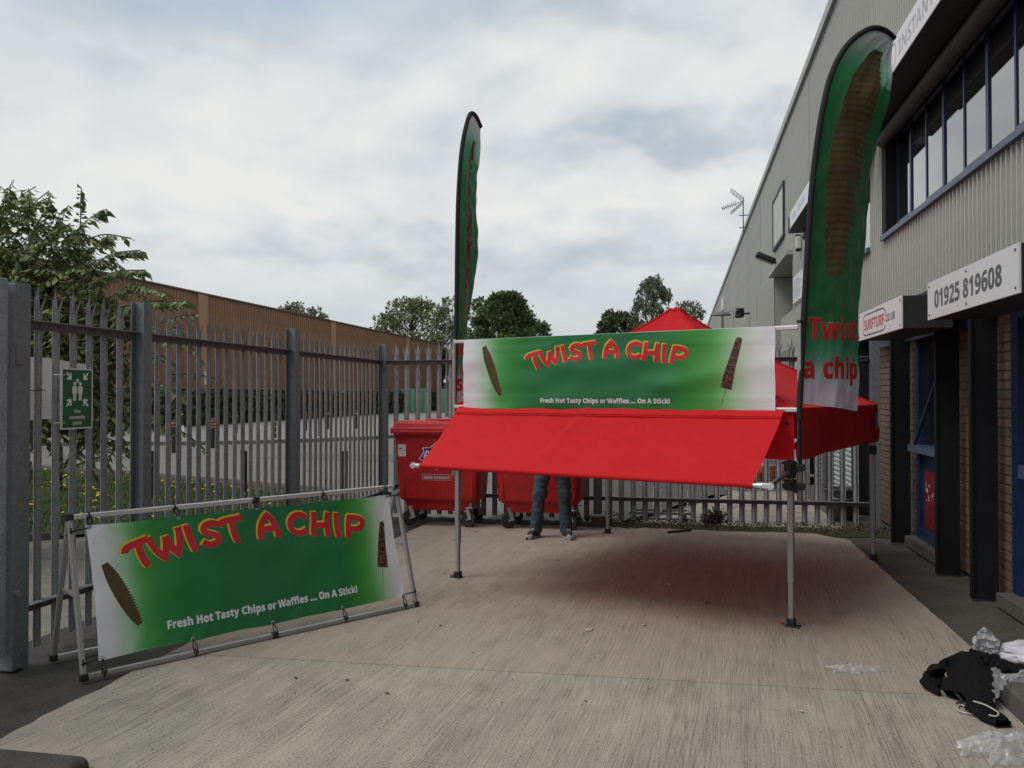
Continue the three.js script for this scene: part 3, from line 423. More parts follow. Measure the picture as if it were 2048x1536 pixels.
  wpart(t, 'mast', rod(m0, top, 0.02), M.galvDark); wpart(t, 'bracket', join([bar(P(U0 - 0.3, 7.3, 30), P(U0 + 0.18, 7.3, 30), 0.03), bar(P(U0 - 0.3, 7.72, 30), P(U0 + 0.18, 7.72, 30), 0.03), bar(P(U0 + 0.17, 7.3, 30), P(U0 + 0.17, 7.72, 30), 0.03)]), M.galvDark);
  const b0 = P(U0 - 0.12, 8.22, 30), b1 = P(U0 - 0.86, 7.98, 30.1); wpart(t, 'boom', bar(b0, b1, 0.022), M.galvDark);
  const els = []; for (let i = 0; i < 8; i++) { const p = b0.clone().lerp(b1, 0.38 + i * 0.085), s = 0.18 - 0.01 * i; els.push(rod(p.clone().add(L3(-0.04, 0.05, s)), p.clone().add(L3(0.03, -0.03, -s)), 0.008, 5), rod(p.clone().add(L3(-0.02, 0.07, 0)), p.clone().add(L3(0.02, -0.05, 0)), 0.008, 5)); } wpart(t, 'element_row', join(els), M.galvDark);
  const wires = []; for (const [sg, n] of [[1, 4], [-1, 4]]) for (let i = 0; i <= n; i++) wires.push(rod(P(U0 - 0.16 - 0.1 * i, 8.2 + sg * (0.04 + 0.085 * i), 29.7), P(U0 - 0.16 - 0.1 * i, 8.2 + sg * (0.04 + 0.085 * i), 30.3), 0.008, 5)); for (const z of [29.7, 29.9, 30.1, 30.3]) for (const sg of [1, -1]) wires.push(rod(P(U0 - 0.16, 8.2 + sg * 0.04, z), P(U0 - 0.56, 8.2 + sg * 0.38, z), 0.008, 5)); wpart(t, 'reflector', join(wires), M.galvDark);
}

// ---------------------------------------------------------------- brown warehouse on the left
{
  const UW = -27; const w = thing('brown_warehouse', 'long flat roofed brown clad warehouse beyond the left fence', 'building', [UW, 0, 60]);
  for (let v = 25.9; v < 96; v += 18.88) { const e = Math.min(v + 18.88, 96.4);
    wpart(w, 'cladding_panel', mirrored(corrugated(v + 0.6, e - 0.4, 2.05, 7.4, 0, 0.33, 0.04)).translate(UW + 0.045, 0, 0), M.brown);
    wpart(w, 'pilaster', box(UW - 0.02, UW + 0.09, 1.7, 7.4, v - 0.4, v + 0.6), M.brownTrim); }
  wpart(w, 'coping', box(UW - 0.4, UW + 0.13, 7.405, 7.5, 16, 96.6), M.brownDark); wpart(w, 'drip_trim', box(UW - 0.1, UW + 0.11, 1.98, 2.045, 16, 96.5), M.brownTrim);
  wpart(w, 'plinth', box(UW - 0.4, UW - 0.06, -0.06, 1.975, 16, 96.4), S({ color: rgb(0.09, 0.065, 0.05), roughness: 0.9 })); wpart(w, 'roof', box(UW - 40, UW - 0.42, 7.2, 7.4, 16, 96.4), M.brownDark); wpart(w, 'end_wall', box(UW - 40, UW - 0.42, -0.06, 7.19, 96.1, 96.38), M.brown); wpart(w, 'rear_wall', box(UW - 2, UW - 0.5, -0.06, 7.19, 16.1, 96), M.brownDark);
  wpart(w, 'notice', box(UW + 0.092, UW + 0.12, 2.2, 3.0, 45.05, 45.6), M.whiteBoard); wpart(w, 'security_lamp', rbox(0.5, 0.4, 0.4, 0.08).translate(UW + 0.35, 1.75, -65), M.whiteBoard); wpart(w, 'red_box', box(UW - 0.05, UW + 0.09, 1.5, 1.97, 45.2, 45.8), S({ color: rgb(0.3, 0.02, 0.03), roughness: 0.6 }));
}
// ---------------------------------------------------------------- palisade fences
const pale = (() => { // a W-section pale with a splayed three-pointed head
  const px = [-0.034, -0.024, -0.012, 0, 0.012, 0.024, 0.034], pz = [0.004, -0.005, 0.006, 0.011, 0.006, -0.005, 0.004], th = 0.003, pos = [];
  const quad = (a, b, c, d) => pos.push(...a, ...b, ...c, ...a, ...c, ...d), tri = (a, b, c) => pos.push(...a, ...b, ...c);
  const Y0 = 0.05, Y1 = 2.16;
  for (let i = 0; i < 6; i++) { quad([px[i], Y0, pz[i] + th], [px[i + 1], Y0, pz[i + 1] + th], [px[i + 1], Y1, pz[i + 1] + th], [px[i], Y1, pz[i] + th]); quad([px[i + 1], Y0, pz[i + 1]], [px[i], Y0, pz[i]], [px[i], Y1, pz[i]], [px[i + 1], Y1, pz[i + 1]]); }
  quad([px[0], Y0, pz[0]], [px[0], Y0, pz[0] + th], [px[0], Y1, pz[0] + th], [px[0], Y1, pz[0]]); quad([px[6], Y0, pz[6] + th], [px[6], Y0, pz[6]], [px[6], Y1, pz[6]], [px[6], Y1, pz[6] + th]);
  const spike = (ia, ib, tip) => { const A = [px[ia], Y1, pz[ia]], B = [px[ib], Y1, pz[ib]], A2 = [px[ia], Y1, pz[ia] + th], B2 = [px[ib], Y1, pz[ib] + th]; tri(A2, B2, tip); tri(B, A, tip); tri(A, A2, tip); tri(B2, B, tip); };
  spike(0, 2, [-0.05, 2.265, 0.022]); spike(1, 5, [0, 2.325, 0.004]); spike(4, 6, [0.05, 2.265, 0.022]);
  const g = new THREE.BufferGeometry(); g.setAttribute('position', new THREE.Float32BufferAttribute(pos, 3)); g.computeVertexNormals(); return metric(g);
})();
const angleRail = (L) => join([metric(rbox(L, 0.055, 0.008, 0.002, 1)), metric(rbox(L, 0.008, 0.05, 0.002, 1).translate(0, 0.0236, 0.0295))]);
const ibeam = (h, w = 0.1, d = 0.1) => join([metric(rbox(w, h, 0.01, 0.003, 1).translate(0, h / 2, d / 2)), metric(rbox(w, h, 0.01, 0.003, 1).translate(0, h / 2, -d / 2)), metric(rbox(0.012, h, d - 0.012, 0.002, 1).translate(0, h / 2, 0))]);
const paleTones = [M.galv, S({ color: rgb(0.315, 0.32, 0.335), map: withRep(galvT, 1.1), roughness: 0.64, metalness: 0.15 }), S({ color: rgb(0.40, 0.405, 0.415), map: withRep(galvT, 1.5), roughness: 0.6, metalness: 0.15 })];
function fence(label, at, turn, bays) { // built along its own x, its rails and posts on its +z side
  const t = thing('palisade_fence', label, 'fence', at, turn); const r = rng(21 + at[0] * 3 | 0);
  for (const [x0, x1, n] of bays.spans) {
    for (const y of [0.31, 2.055]) { const g = angleRail(x1 - x0 - 0.012); const m = part(t, 'rail', g, M.galvDark); m.position.set((x0 + x1) / 2, y, 0.018); }
    for (let i = 0; i < n; i++) { const x = x0 + (i + 1) / (n + 1) * (x1 - x0), m = part(t, 'pale', pale, paleTones[Math.floor(r() * 3)]); m.position.set(x + (r() - 0.5) * 0.006, (r() - 0.5) * 0.014, 0); m.rotation.z = (r() - 0.5) * 0.008;
      for (const y of [0.31, 2.055]) { const bl = part(m, 'bolt', boltG, M.galvDark); bl.position.set(0, y - m.position.y, 0.024); } }
  }
  for (const [x, h] of bays.posts) { const m = part(t, 'post', ibeam(h), M.galvPost); m.position.set(x, -0.03, 0.072); }
  return t;
}
const boltG = new THREE.CylinderGeometry(0.008, 0.008, 0.008, 6).rotateX(Math.PI / 2);
// left fence runs along v at u = -3.93 (its +x is +v, its +z points to the yard)
fence('galvanised palisade fence along the left of the yard', [-3.97, 0, 4.5], Math.PI / 2, { spans: [[0.06, 1.17, 6], [1.17, 3.68, 16], [3.68, 6.42, 18]], posts: [[1.17, 2.33], [3.68, 2.33], [6.42, 2.33]] });
fence('galvanised palisade fence across the back of the yard behind the gazebo', [-3.93, 0, 10.93], 0, { spans: [[0.06, 2.9, 18], [2.9, 6.14, 21]], posts: [[2.9, 2.3], [6.2, 2.33]] });
{ // gate post and the closed leaf that runs out of the picture
  const g = thing('gate_post', 'heavy square galvanised gate post at the end of the left fence', 'post', [-3.93, 0, 4.44]);
  wpart(g, 'post', metric(rbox(0.13, 2.28, 0.13, 0.008)).translate(-3.9, 1.14, -4.44), M.galvPost); wpart(g, 'cap_plate', rbox(0.125, 0.006, 0.125, 0.002).translate(-3.9, 2.283, -4.44), M.galvDark); wpart(g, 'latch_plate', rbox(0.012, 0.12, 0.06, 0.003).translate(-3.828, 1.86, -4.41), M.galvDark); wpart(g, 'latch_pin', rod(P(-3.84, 0.46, 4.40), P(-3.78, 0.46, 4.36), 0.018), M.galvDark);
  const l = thing('gate_leaf', 'galvanised palisade gate leaf cut off by the left edge', 'gate', [-3.9, 0, 4.3]);
  wpart(l, 'stile', metric(rbox(0.08, 2.2, 0.08, 0.006)).translate(-3.89, 1.2, -4.3), M.galv); for (const y of [0.42, 1.98]) wpart(l, 'rail', metric(rbox(0.06, 0.06, 1.9, 0.005)).translate(-3.885, y, -3.3), M.galvDark); wpart(l, 'brace', metric(bar(P(-3.86, 0.46, 4.2), P(-3.86, 1.9, 2.5), 0.04)), M.galvDark);
  for (let i = 0; i < 11; i++) wpart(l, 'pale', pale.clone().rotateY(Math.PI / 2).translate(-3.945, 0.02, -4.12 + i * 0.165), paleTones[i % 3]);
  wpart(l, 'far_stile', metric(rbox(0.08, 2.2, 0.08, 0.006)).translate(-3.89, 1.2, -2.3), M.galv);
}
{ // signs tied to the left fence
  const b = thing('backing_board', 'warped white board tied behind the fence pales under the fire sign', 'board', [-4.02, 1.47, 4.95]);
  wpart(b, 'board', grid(24, 10, (s, t) => P(-4.03 - 0.035 * Math.sin(s * 3.1) + 0.01 * Math.sin(s * 9 + t * 2), 1.455 + t * 0.4 - 0.01 * s + 0.012 * Math.sin(s * 5), 4.66 + s * 0.66)), PH({ color: rgb(0.86, 0.84, 0.82), map: withRep(faint, 1), roughness: 0.6, transmission: 0.35, thickness: 0 }));
  for (const v of [4.72, 5.19]) wpart(b, 'cable_tie', tube([P(-3.955, 1.65, v - 0.045), P(-3.935, 1.65, v), P(-3.955, 1.65, v + 0.045), P(-4.07, 1.65, v), P(-3.955, 1.65, v - 0.045)], 0.003, 5, 24), M.cord);
  const s = thing('fire_assembly_sign', 'green fire assembly point sign on the left fence', 'sign', [-3.92, 1.4, 5.02]);
  wpart(s, 'panel', box(-3.925, -3.92, 1.395, 1.795, 4.868, 5.168), M.whiteBoard);
  const tex = textPanel(0.3, 0.4, 2200, (x, W, H) => {
    x.fillStyle = '#c9cfcd'; x.fillRect(0, 0, W, H); x.fillStyle = '#0d5a38'; x.fillRect(W * 0.035, H * 0.02, W * 0.93, H * 0.955); x.fillStyle = '#d3dcd8'; x.strokeStyle = '#d3dcd8';
    const arrow = (cx, cy, a) => { x.save(); x.translate(cx, cy); x.rotate(a); x.lineWidth = W * 0.05; x.beginPath(); x.moveTo(-W * 0.12, 0); x.lineTo(W * 0.05, 0); x.stroke(); x.beginPath(); x.moveTo(-W * 0.02, -W * 0.085); x.lineTo(W * 0.07, 0); x.lineTo(-W * 0.02, W * 0.085); x.stroke(); x.restore(); };
    arrow(W * 0.24, H * 0.13, Math.PI / 4); arrow(W * 0.76, H * 0.13, Math.PI * 0.75); arrow(W * 0.24, H * 0.56, -Math.PI / 4); arrow(W * 0.76, H * 0.56, -Math.PI * 0.75);
    const man = (cx, cy, k) => { x.beginPath(); x.arc(cx, cy - H * 0.1 * k, W * 0.045 * k, 0, 7); x.fill(); x.beginPath(); x.roundRect(cx - W * 0.075 * k, cy - H * 0.06 * k, W * 0.15 * k, H * 0.13 * k, W * 0.03); x.fill(); x.fillRect(cx - W * 0.045 * k, cy, W * 0.04 * k, H * 0.18 * k); x.fillRect(cx + W * 0.005 * k, cy, W * 0.04 * k, H * 0.18 * k); };
    x.beginPath(); x.arc(W * 0.5, H * 0.2, W * 0.045, 0, 7); x.fill(); man(W * 0.41, H * 0.35, 1); man(W * 0.59, H * 0.35, 1);
    x.textAlign = 'center'; x.textBaseline = 'middle'; x.font = `bold ${H * 0.085}px sans-serif`; x.fillText('Fire', W * 0.5, H * 0.71); x.fillText('assembly', W * 0.5, H * 0.805); x.fillText('point', W * 0.5, H * 0.9);
  });
  wpart(s, 'print', new THREE.PlaneGeometry(0.298, 0.398).rotateY(Math.PI / 2).translate(-3.9185, 1.595, -5.018), S({ map: tex, roughness: 0.45 }));
  for (const y of [1.44, 1.75]) wpart(s, 'cable_tie', tube([P(-3.917, y, 4.9), P(-3.935, y, 4.84), P(-3.98, y, 4.86)], 0.003, 5), M.whiteBoard);
}

// ---------------------------------------------------------------- gazebo with awning, stall banner and feather flags
const GA = 22.2 * R, gazeboAt = [-0.042, 0, 8.18], HALF = 1.455;
// gazebo axes: local x runs along its front to the right, local +z points out of its front
const gz = thing('pop_up_gazebo', 'low red pop-up gazebo with a front awning standing in the yard', 'gazebo', gazeboAt, -GA);
const EAVE = 1.525, DROP = 1.165, PEAK = 2.47;
{
  const E = HALF + 0.035;
  // roof: four panels from the ridge point, each dipping a little between the hips
  for (let k = 0; k < 4; k++) {
    const g = grid(40, 26, (s, t) => { const r = Math.max(0.02, t), a = (s * 2 - 1); const x = a * r * E, z = r * E; const mid = 1 - a * a; let y = PEAK - (PEAK - EAVE) * Math.pow(r, 0.8) - 0.045 * mid * Math.sin(Math.PI * clamp(r, 0, 1)) + 0.006 * n2(x * 5 + k * 9, z * 4) * mid; return L3(x, y, z); }).rotateY(k * Math.PI / 2);
    part(gz, 'roof_panel', metric(g), M.redCloth);
    const sp = []; for (let i = 0; i <= 24; i++) { const q = 0.02 + 0.98 * i / 24; sp.push(L3(q * E, PEAK - (PEAK - EAVE) * Math.pow(q, 0.8) + 0.002, q * E)); }
    part(gz, 'hip_seam', tube(sp, 0.009, 8, 48).rotateY(k * Math.PI / 2), M.redCloth);
    const v = grid(60, 8, (s, t) => { const x = (s * 2 - 1) * E; const wv = 0.014 * Math.sin(x * 4.1 + k) * t + 0.018 * n2(x * 3 + k * 5, t * 1.5) * t + 0.006 * n2(x * 11, t * 2 + k); return L3(x, lerp(EAVE + 0.002, DROP + 0.008 * Math.sin(x * 2.2 + k), t), E + 0.004 + wv); }).rotateY(k * Math.PI / 2);
    part(gz, 'valance', metric(v), M.redCloth);
  }
  part(gz, 'peak_cap', new THREE.SphereGeometry(0.06, 16, 8, 0, 6.3, 0, 1.5).scale(1, 0.5, 1).translate(0, PEAK - 0.062, 0), M.redCloth);
  part(gz, 'label_patch', new THREE.PlaneGeometry(0.1, 0.16).rotateY(Math.PI / 2).translate(E + 0.03, 1.37, -1.3), S({ color: rgb(0.42, 0.40, 0.40), map: withRep(mottle, 3), roughness: 0.7 }), 'small white label patch near the corner of the valance');
  for (const [sx, sz] of [[-1, 1], [1, 1], [-1, -1], [1, -1]]) {
    const leg = part(gz, 'leg', join([rbox(0.042, 1.2, 0.042, 0.006).translate(sx * HALF, EAVE - 0.62, sz * HALF), rbox(0.034, 0.36, 0.034, 0.005).translate(sx * HALF, 0.185, sz * HALF)]), M.aluDull);
    part(leg, 'foot', join([rbox(0.058, 0.05, 0.058, 0.008).translate(sx * HALF, 0.034, sz * HALF), rbox(0.1, 0.012, 0.075, 0.004).translate(sx * (HALF + 0.012), 0.006, sz * HALF)]), M.blackPlastic);
    part(leg, 'bracket', rbox(0.07, 0.09, 0.07, 0.01).translate(sx * HALF, EAVE - 0.075, sz * HALF), M.blackPlastic);
    part(leg, 'slider', rbox(0.064, 0.085, 0.064, 0.01).translate(sx * HALF, 1.08, sz * HALF), M.blackPlastic);
    if (sx * sz < 0 || sz > 0) part(leg, 'foot_tag', rbox(0.03, 0.008, 0.02, 0.003).translate(sx * HALF - 0.06, 0.02, sz * HALF + 0.01), M.redLid);
  }
  // folding truss bars under the roof, and the centre pole
  for (let k = 0; k < 4; k++) { const b = []; for (let i = 0; i < 4; i++) { const x0 = -HALF + i * HALF / 2, x1 = x0 + HALF / 2; b.push(bar(L3(x0, 1.42, HALF), L3(x1, 1.2, HALF), 0.014, 0.026), bar(L3(x0, 1.2, HALF - 0.016), L3(x1, 1.42, HALF - 0.016), 0.014, 0.026)); } part(gz, 'truss', join(b).rotateY(k * Math.PI / 2), M.aluDull); }
  part(gz, 'centre_pole', rod(L3(0, 1.6, 0), L3(0, PEAK - 0.03, 0), 0.02), M.aluDull);
  for (let k = 0; k < 4; k++) part(gz, 'roof_strut', bar(L3(0.03, 1.62, 0), L3(HALF - 0.05, 1.4, 0), 0.02).rotateY(k * Math.PI / 2), M.aluDull);
  // awning: a sheet sloping from the eave to a front bar held out by two arms
  const OUT = 0.73, LOW = 1.055, X1 = HALF - 0.02, X0 = (t) => -HALF + 0.06 + 0.15 * t;
  const aw = part(gz, 'awning', metric(grid(140, 30, (s, t) => { const x = lerp(X0(t), X1, s), z = E + 0.012 + OUT * t, pull = 0.02 * Math.sin(Math.PI * s); const crease = 0.011 * Math.exp(-Math.pow((s - 0.46 + 0.09 * t) / 0.01, 2)) + 0.007 * n2(s * 5 + 3, t * 2) + 0.004 * n2(s * 14 - t * 5, t * 3) - 0.008 * Math.exp(-Math.pow((s - 0.12 - 0.1 * t) / 0.03, 2)); return L3(x, lerp(EAVE + 0.012, LOW + 0.016, t) - 0.018 * Math.sin(Math.PI * t) - pull * (1 - t) * t + crease * (1 - t * t * t), z); })), M.redCloth);
  part(aw, 'front_hem', grid(70, 12, (s, t) => { const a = t * 2 * Math.PI; const x = lerp(X0(1) - 0.002, X1 + 0.002, s); return L3(x, LOW + 0.019 * Math.cos(a), E + 0.012 + OUT + 0.019 * Math.sin(a)); }), M.redCloth);
  const strip = (a, b, lift) => grid(60, 2, (s, t) => { const q = lerp(a, b, t), x = lerp(X0(q), X1, s), z = E + 0.012 + OUT * q; return L3(x, lerp(EAVE + 0.012, LOW + 0.016, q) - 0.018 * Math.sin(Math.PI * q) + lift + 0.003 * n2(s * 18, 2), z); });
  part(aw, 'top_seam', strip(0.1, 0.155, 0.014), M.redCloth); part(aw, 'stitch_line', strip(0.158, 0.17, 0.011), M.redCloth);
  part(aw, 'front_bar', rod(L3(X0(1) - 0.05, LOW, E + 0.012 + OUT), L3(X1 + 0.06, LOW, E + 0.012 + OUT), 0.014), M.alu);
  for (const x of [X0(1) - 0.05, X1 + 0.08]) part(aw, 'bar_end', join([new THREE.CylinderGeometry(0.024, 0.024, 0.016, 14).rotateX(Math.PI / 2).translate(x + (x > 0 ? 0.03 : -0.03), LOW, E + 0.012 + OUT), rbox(0.09, 0.034, 0.018, 0.006).translate(x - (x > 0 ? 0.01 : -0.01), LOW, E + 0.012 + OUT)]), M.alu);
  for (const x of [X0(1) - 0.04, X1 + 0.1]) part(aw, 'arm', bar(L3(x, LOW, E + OUT), L3(x < 0 ? -HALF : HALF, 1.085, HALF + 0.03), 0.02, 0.026), M.galvDark);
}
const gToWorld = (x, y, z) => L3(x, y, z).applyAxisAngle(L3(0, 1, 0), -GA).add(P(...gazeboAt));
{
  // stall banner on two aluminium rails between uprights clamped to the front legs
  const p0 = gToWorld(0, 0, HALF + 0.06), b = thing('stall_banner', 'green and white TWIST A CHIP banner above the gazebo awning', 'banner', [p0.x, 1.1, -p0.z], -GA);
  const X0 = -1.33, X1 = 1.375, top = 1.0, bot = 0.405;
  const f = grid(110, 26, (s, t) => { const x = lerp(X0, X1, s) + 0.0; let z = 0.022 * Math.sin(Math.PI * t) * 0.3; z += 0.006 * n2(s * 7, t * 2.2) + 0.009 * n2(s * 3 - t * 1.6, 4 + t) * Math.sin(Math.PI * t); const k = (s - 0.72) * 6; z += 0.008 * Math.exp(-Math.pow((t - 0.35 - 0.12 * k) * 9, 2)) + 0.007 * Math.exp(-Math.pow((t - 0.3 + 0.16 * k) * 10, 2)) * Math.exp(-k * k); z += 0.004 * Math.exp(-Math.pow((t - 0.16) * 60, 2)) + 0.004 * Math.exp(-Math.pow((t - 0.84) * 60, 2)); return L3(x, lerp(bot, top, t), 0.024 + z); });
  part(b, 'fabric', f, PH({ map: stallBannerT, roughness: 0.62, transmission: 0.08, thickness: 0, bumpMap: withRep(weaveB, 60, 14), bumpScale: 0.0003 }));
  for (const y of [top - 0.012, bot + 0.012]) part(b, 'rail', bar(L3(-1.45, y, 0), L3(1.53, y, 0), 0.03), M.alu);
  for (const x of [-1.455, 1.535]) { const u = part(b, 'upright', bar(L3(x, -0.02, -0.003), L3(x, 1.02, -0.003), 0.026), M.aluDull); part(u, 'end_cap', rbox(0.032, 0.022, 0.032, 0.005).translate(x, 1.028, -0.003), M.blackPlastic); }
}
function featherFlag(label, base, pole, fly, kind, heading, poleHeading, legAt) {
  // pole and fly: edges of the cloth as [distance out from the pole foot, height], foot to tip; heading(h, a): way the cloth runs at that point, in degrees from the picture plane
  const t = thing('feather_flag', label, 'flag', base);
  const dir = (deg) => { const b = (deg + 11.12) * R; return new THREE.Vector3(Math.cos(b), 0, -Math.sin(b)); };
  const curve = (pts) => new THREE.CatmullRomCurve3(pts.map(([a, h]) => L3(a, h, 0)), false, 'centripetal');
  const cp = curve(pole), cf = curve(fly), h0 = pole[0][1], h1 = Math.max(...pole.map((q) => q[1]));
  const place = (a0, a, h) => { const p = L3(0, 0, 0), n = 14, k = smooth(h, h1 - 0.6, h1 - 0.15), w = a - a0; for (let i = 0; i < n; i++) p.addScaledVector(dir(lerp(heading(h, (i + 0.5) / n * w), poleHeading, k)), w / n); return p; };
  const onPole = (a, h) => dir(poleHeading).multiplyScalar(a).setY(h - base[1]);
  const N = 100, K = 26;
  const cloth = grid(K, N, (s, q) => { const A = cp.getPointAt(q), B = cf.getPointAt(q), m = A.clone().lerp(B, s); const p = onPole(A.x, A.y).setY(m.y - base[1]).add(place(A.x, m.x, m.y)); const wob = (0.012 * Math.sin(m.y * 5.2 + s * 3) * s + 0.008 * n2(m.y * 4, s * 3 + base[0]) + 0.006 * n2(m.y * 1.5, s * 9 + 3)) * Math.sin(Math.PI * Math.min(1, s * 3 + 0.02) / 2) * (1 - smooth(q, 0.9, 1)); p.addScaledVector(dir(heading(m.y, 0.3) + 90), wob); return p; });
  { const uv = cloth.attributes.uv; for (let j = 0; j <= N; j++) for (let i = 0; i <= K; i++) { const m = cp.getPointAt(j / N).lerp(cf.getPointAt(j / N), i / K); uv.setXY(j * (K + 1) + i, i / K, clamp((m.y - h0) / (h1 - h0), 0, 1)); } }
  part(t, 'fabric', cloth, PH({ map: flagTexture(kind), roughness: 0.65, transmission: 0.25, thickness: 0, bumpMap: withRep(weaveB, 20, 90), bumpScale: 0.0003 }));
  const pts = [onPole(pole[0][0], h0 - 0.12)]; for (let i = 0; i <= 60; i++) { const A = cp.getPointAt(i / 60); pts.push(onPole(A.x, A.y)); }
  part(t, 'sleeve', tube(pts, 0.021, 10, 120), S({ color: rgb(0.012, 0.012, 0.014), roughness: 0.85 }));
  const low = onPole(pole[0][0], h0); part(t, 'pole', rod(low.clone().setY(-0.1), low.clone().setY(h0 - base[1]), 0.013), M.darkSteel);
  part(t, 'pole_socket', rod(low.clone().setY(-0.12), low.clone().setY(0.12), 0.021), M.galvDark);
  for (const y of [-0.01, 0.12]) part(t, 'clamp', join([rbox(0.085, 0.075, 0.085, 0.01).translate(legAt.x, y, legAt.z), bar(L3(0, y, 0), L3(legAt.x, y, legAt.z), 0.034, 0.05), rbox(0.06, 0.05, 0.06, 0.01).translate(low.x, y, low.z), rod(L3(legAt.x, y - 0.02, legAt.z + 0.04), L3(legAt.x + 0.05, y - 0.05, legAt.z + 0.08), 0.014)]), M.blackPlastic);
  return t;
}
{
  // edges as seen, [row, column] in the photograph, turned into distances along the flag's own plane
  const edge = (rows, foot, deg) => { const d0 = 0.1928 * -foot.x + 0.9812 * -foot.z, X0 = 0.9812 * foot.x + 0.1928 * -foot.z, c = Math.cos(deg * R), q = Math.sin(deg * R); return rows.map(([py, px]) => { const t = (px - 1024) / 1715, a = (t * d0 - X0) / (c - t * q); return [a, 1.62 + (790 - py) * (d0 + a * q) / 1715]; }); };
  const fr = gToWorld(HALF + 0.075, 0, HALF + 0.075), fl = gToWorld(-HALF - 0.06, 0, HALF + 0.06), legR = gToWorld(HALF, 0, HALF), legL = gToWorld(-HALF, 0, HALF);
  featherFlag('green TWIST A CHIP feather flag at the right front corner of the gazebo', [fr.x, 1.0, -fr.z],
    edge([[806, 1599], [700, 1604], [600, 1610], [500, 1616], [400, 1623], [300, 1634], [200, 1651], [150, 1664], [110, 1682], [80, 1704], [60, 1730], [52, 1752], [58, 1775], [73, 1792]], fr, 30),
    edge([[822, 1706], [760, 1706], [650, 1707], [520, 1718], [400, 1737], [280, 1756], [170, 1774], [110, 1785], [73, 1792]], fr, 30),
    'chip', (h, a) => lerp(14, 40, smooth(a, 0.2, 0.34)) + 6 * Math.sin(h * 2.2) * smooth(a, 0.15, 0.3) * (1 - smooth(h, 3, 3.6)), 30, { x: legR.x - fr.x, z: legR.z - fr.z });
  featherFlag('narrow looking green waffle feather flag at the left front corner of the gazebo', [fl.x, 1.02, -fl.z],
    edge([[800, 909], [700, 911], [600, 913], [500, 914], [400, 916], [330, 920], [290, 924], [262, 929], [242, 934], [230, 938], [224, 943], [230, 951], [252, 961]], fl, 68),
    edge([[795, 955], [700, 956], [600, 957], [500, 957], [400, 957], [330, 958], [290, 959], [252, 961]], fl, 68),
    'waffle', (h, a) => lerp(40, lerp(66, 78, smooth(a, 0.1, 0.25)) + 9 * Math.sin(h * 3.0 + 1.2) * smooth(a, 0.1, 0.25), smooth(h, 1.95, 2.2)), 68, { x: legL.x - fl.x, z: legL.z - fl.z });
}

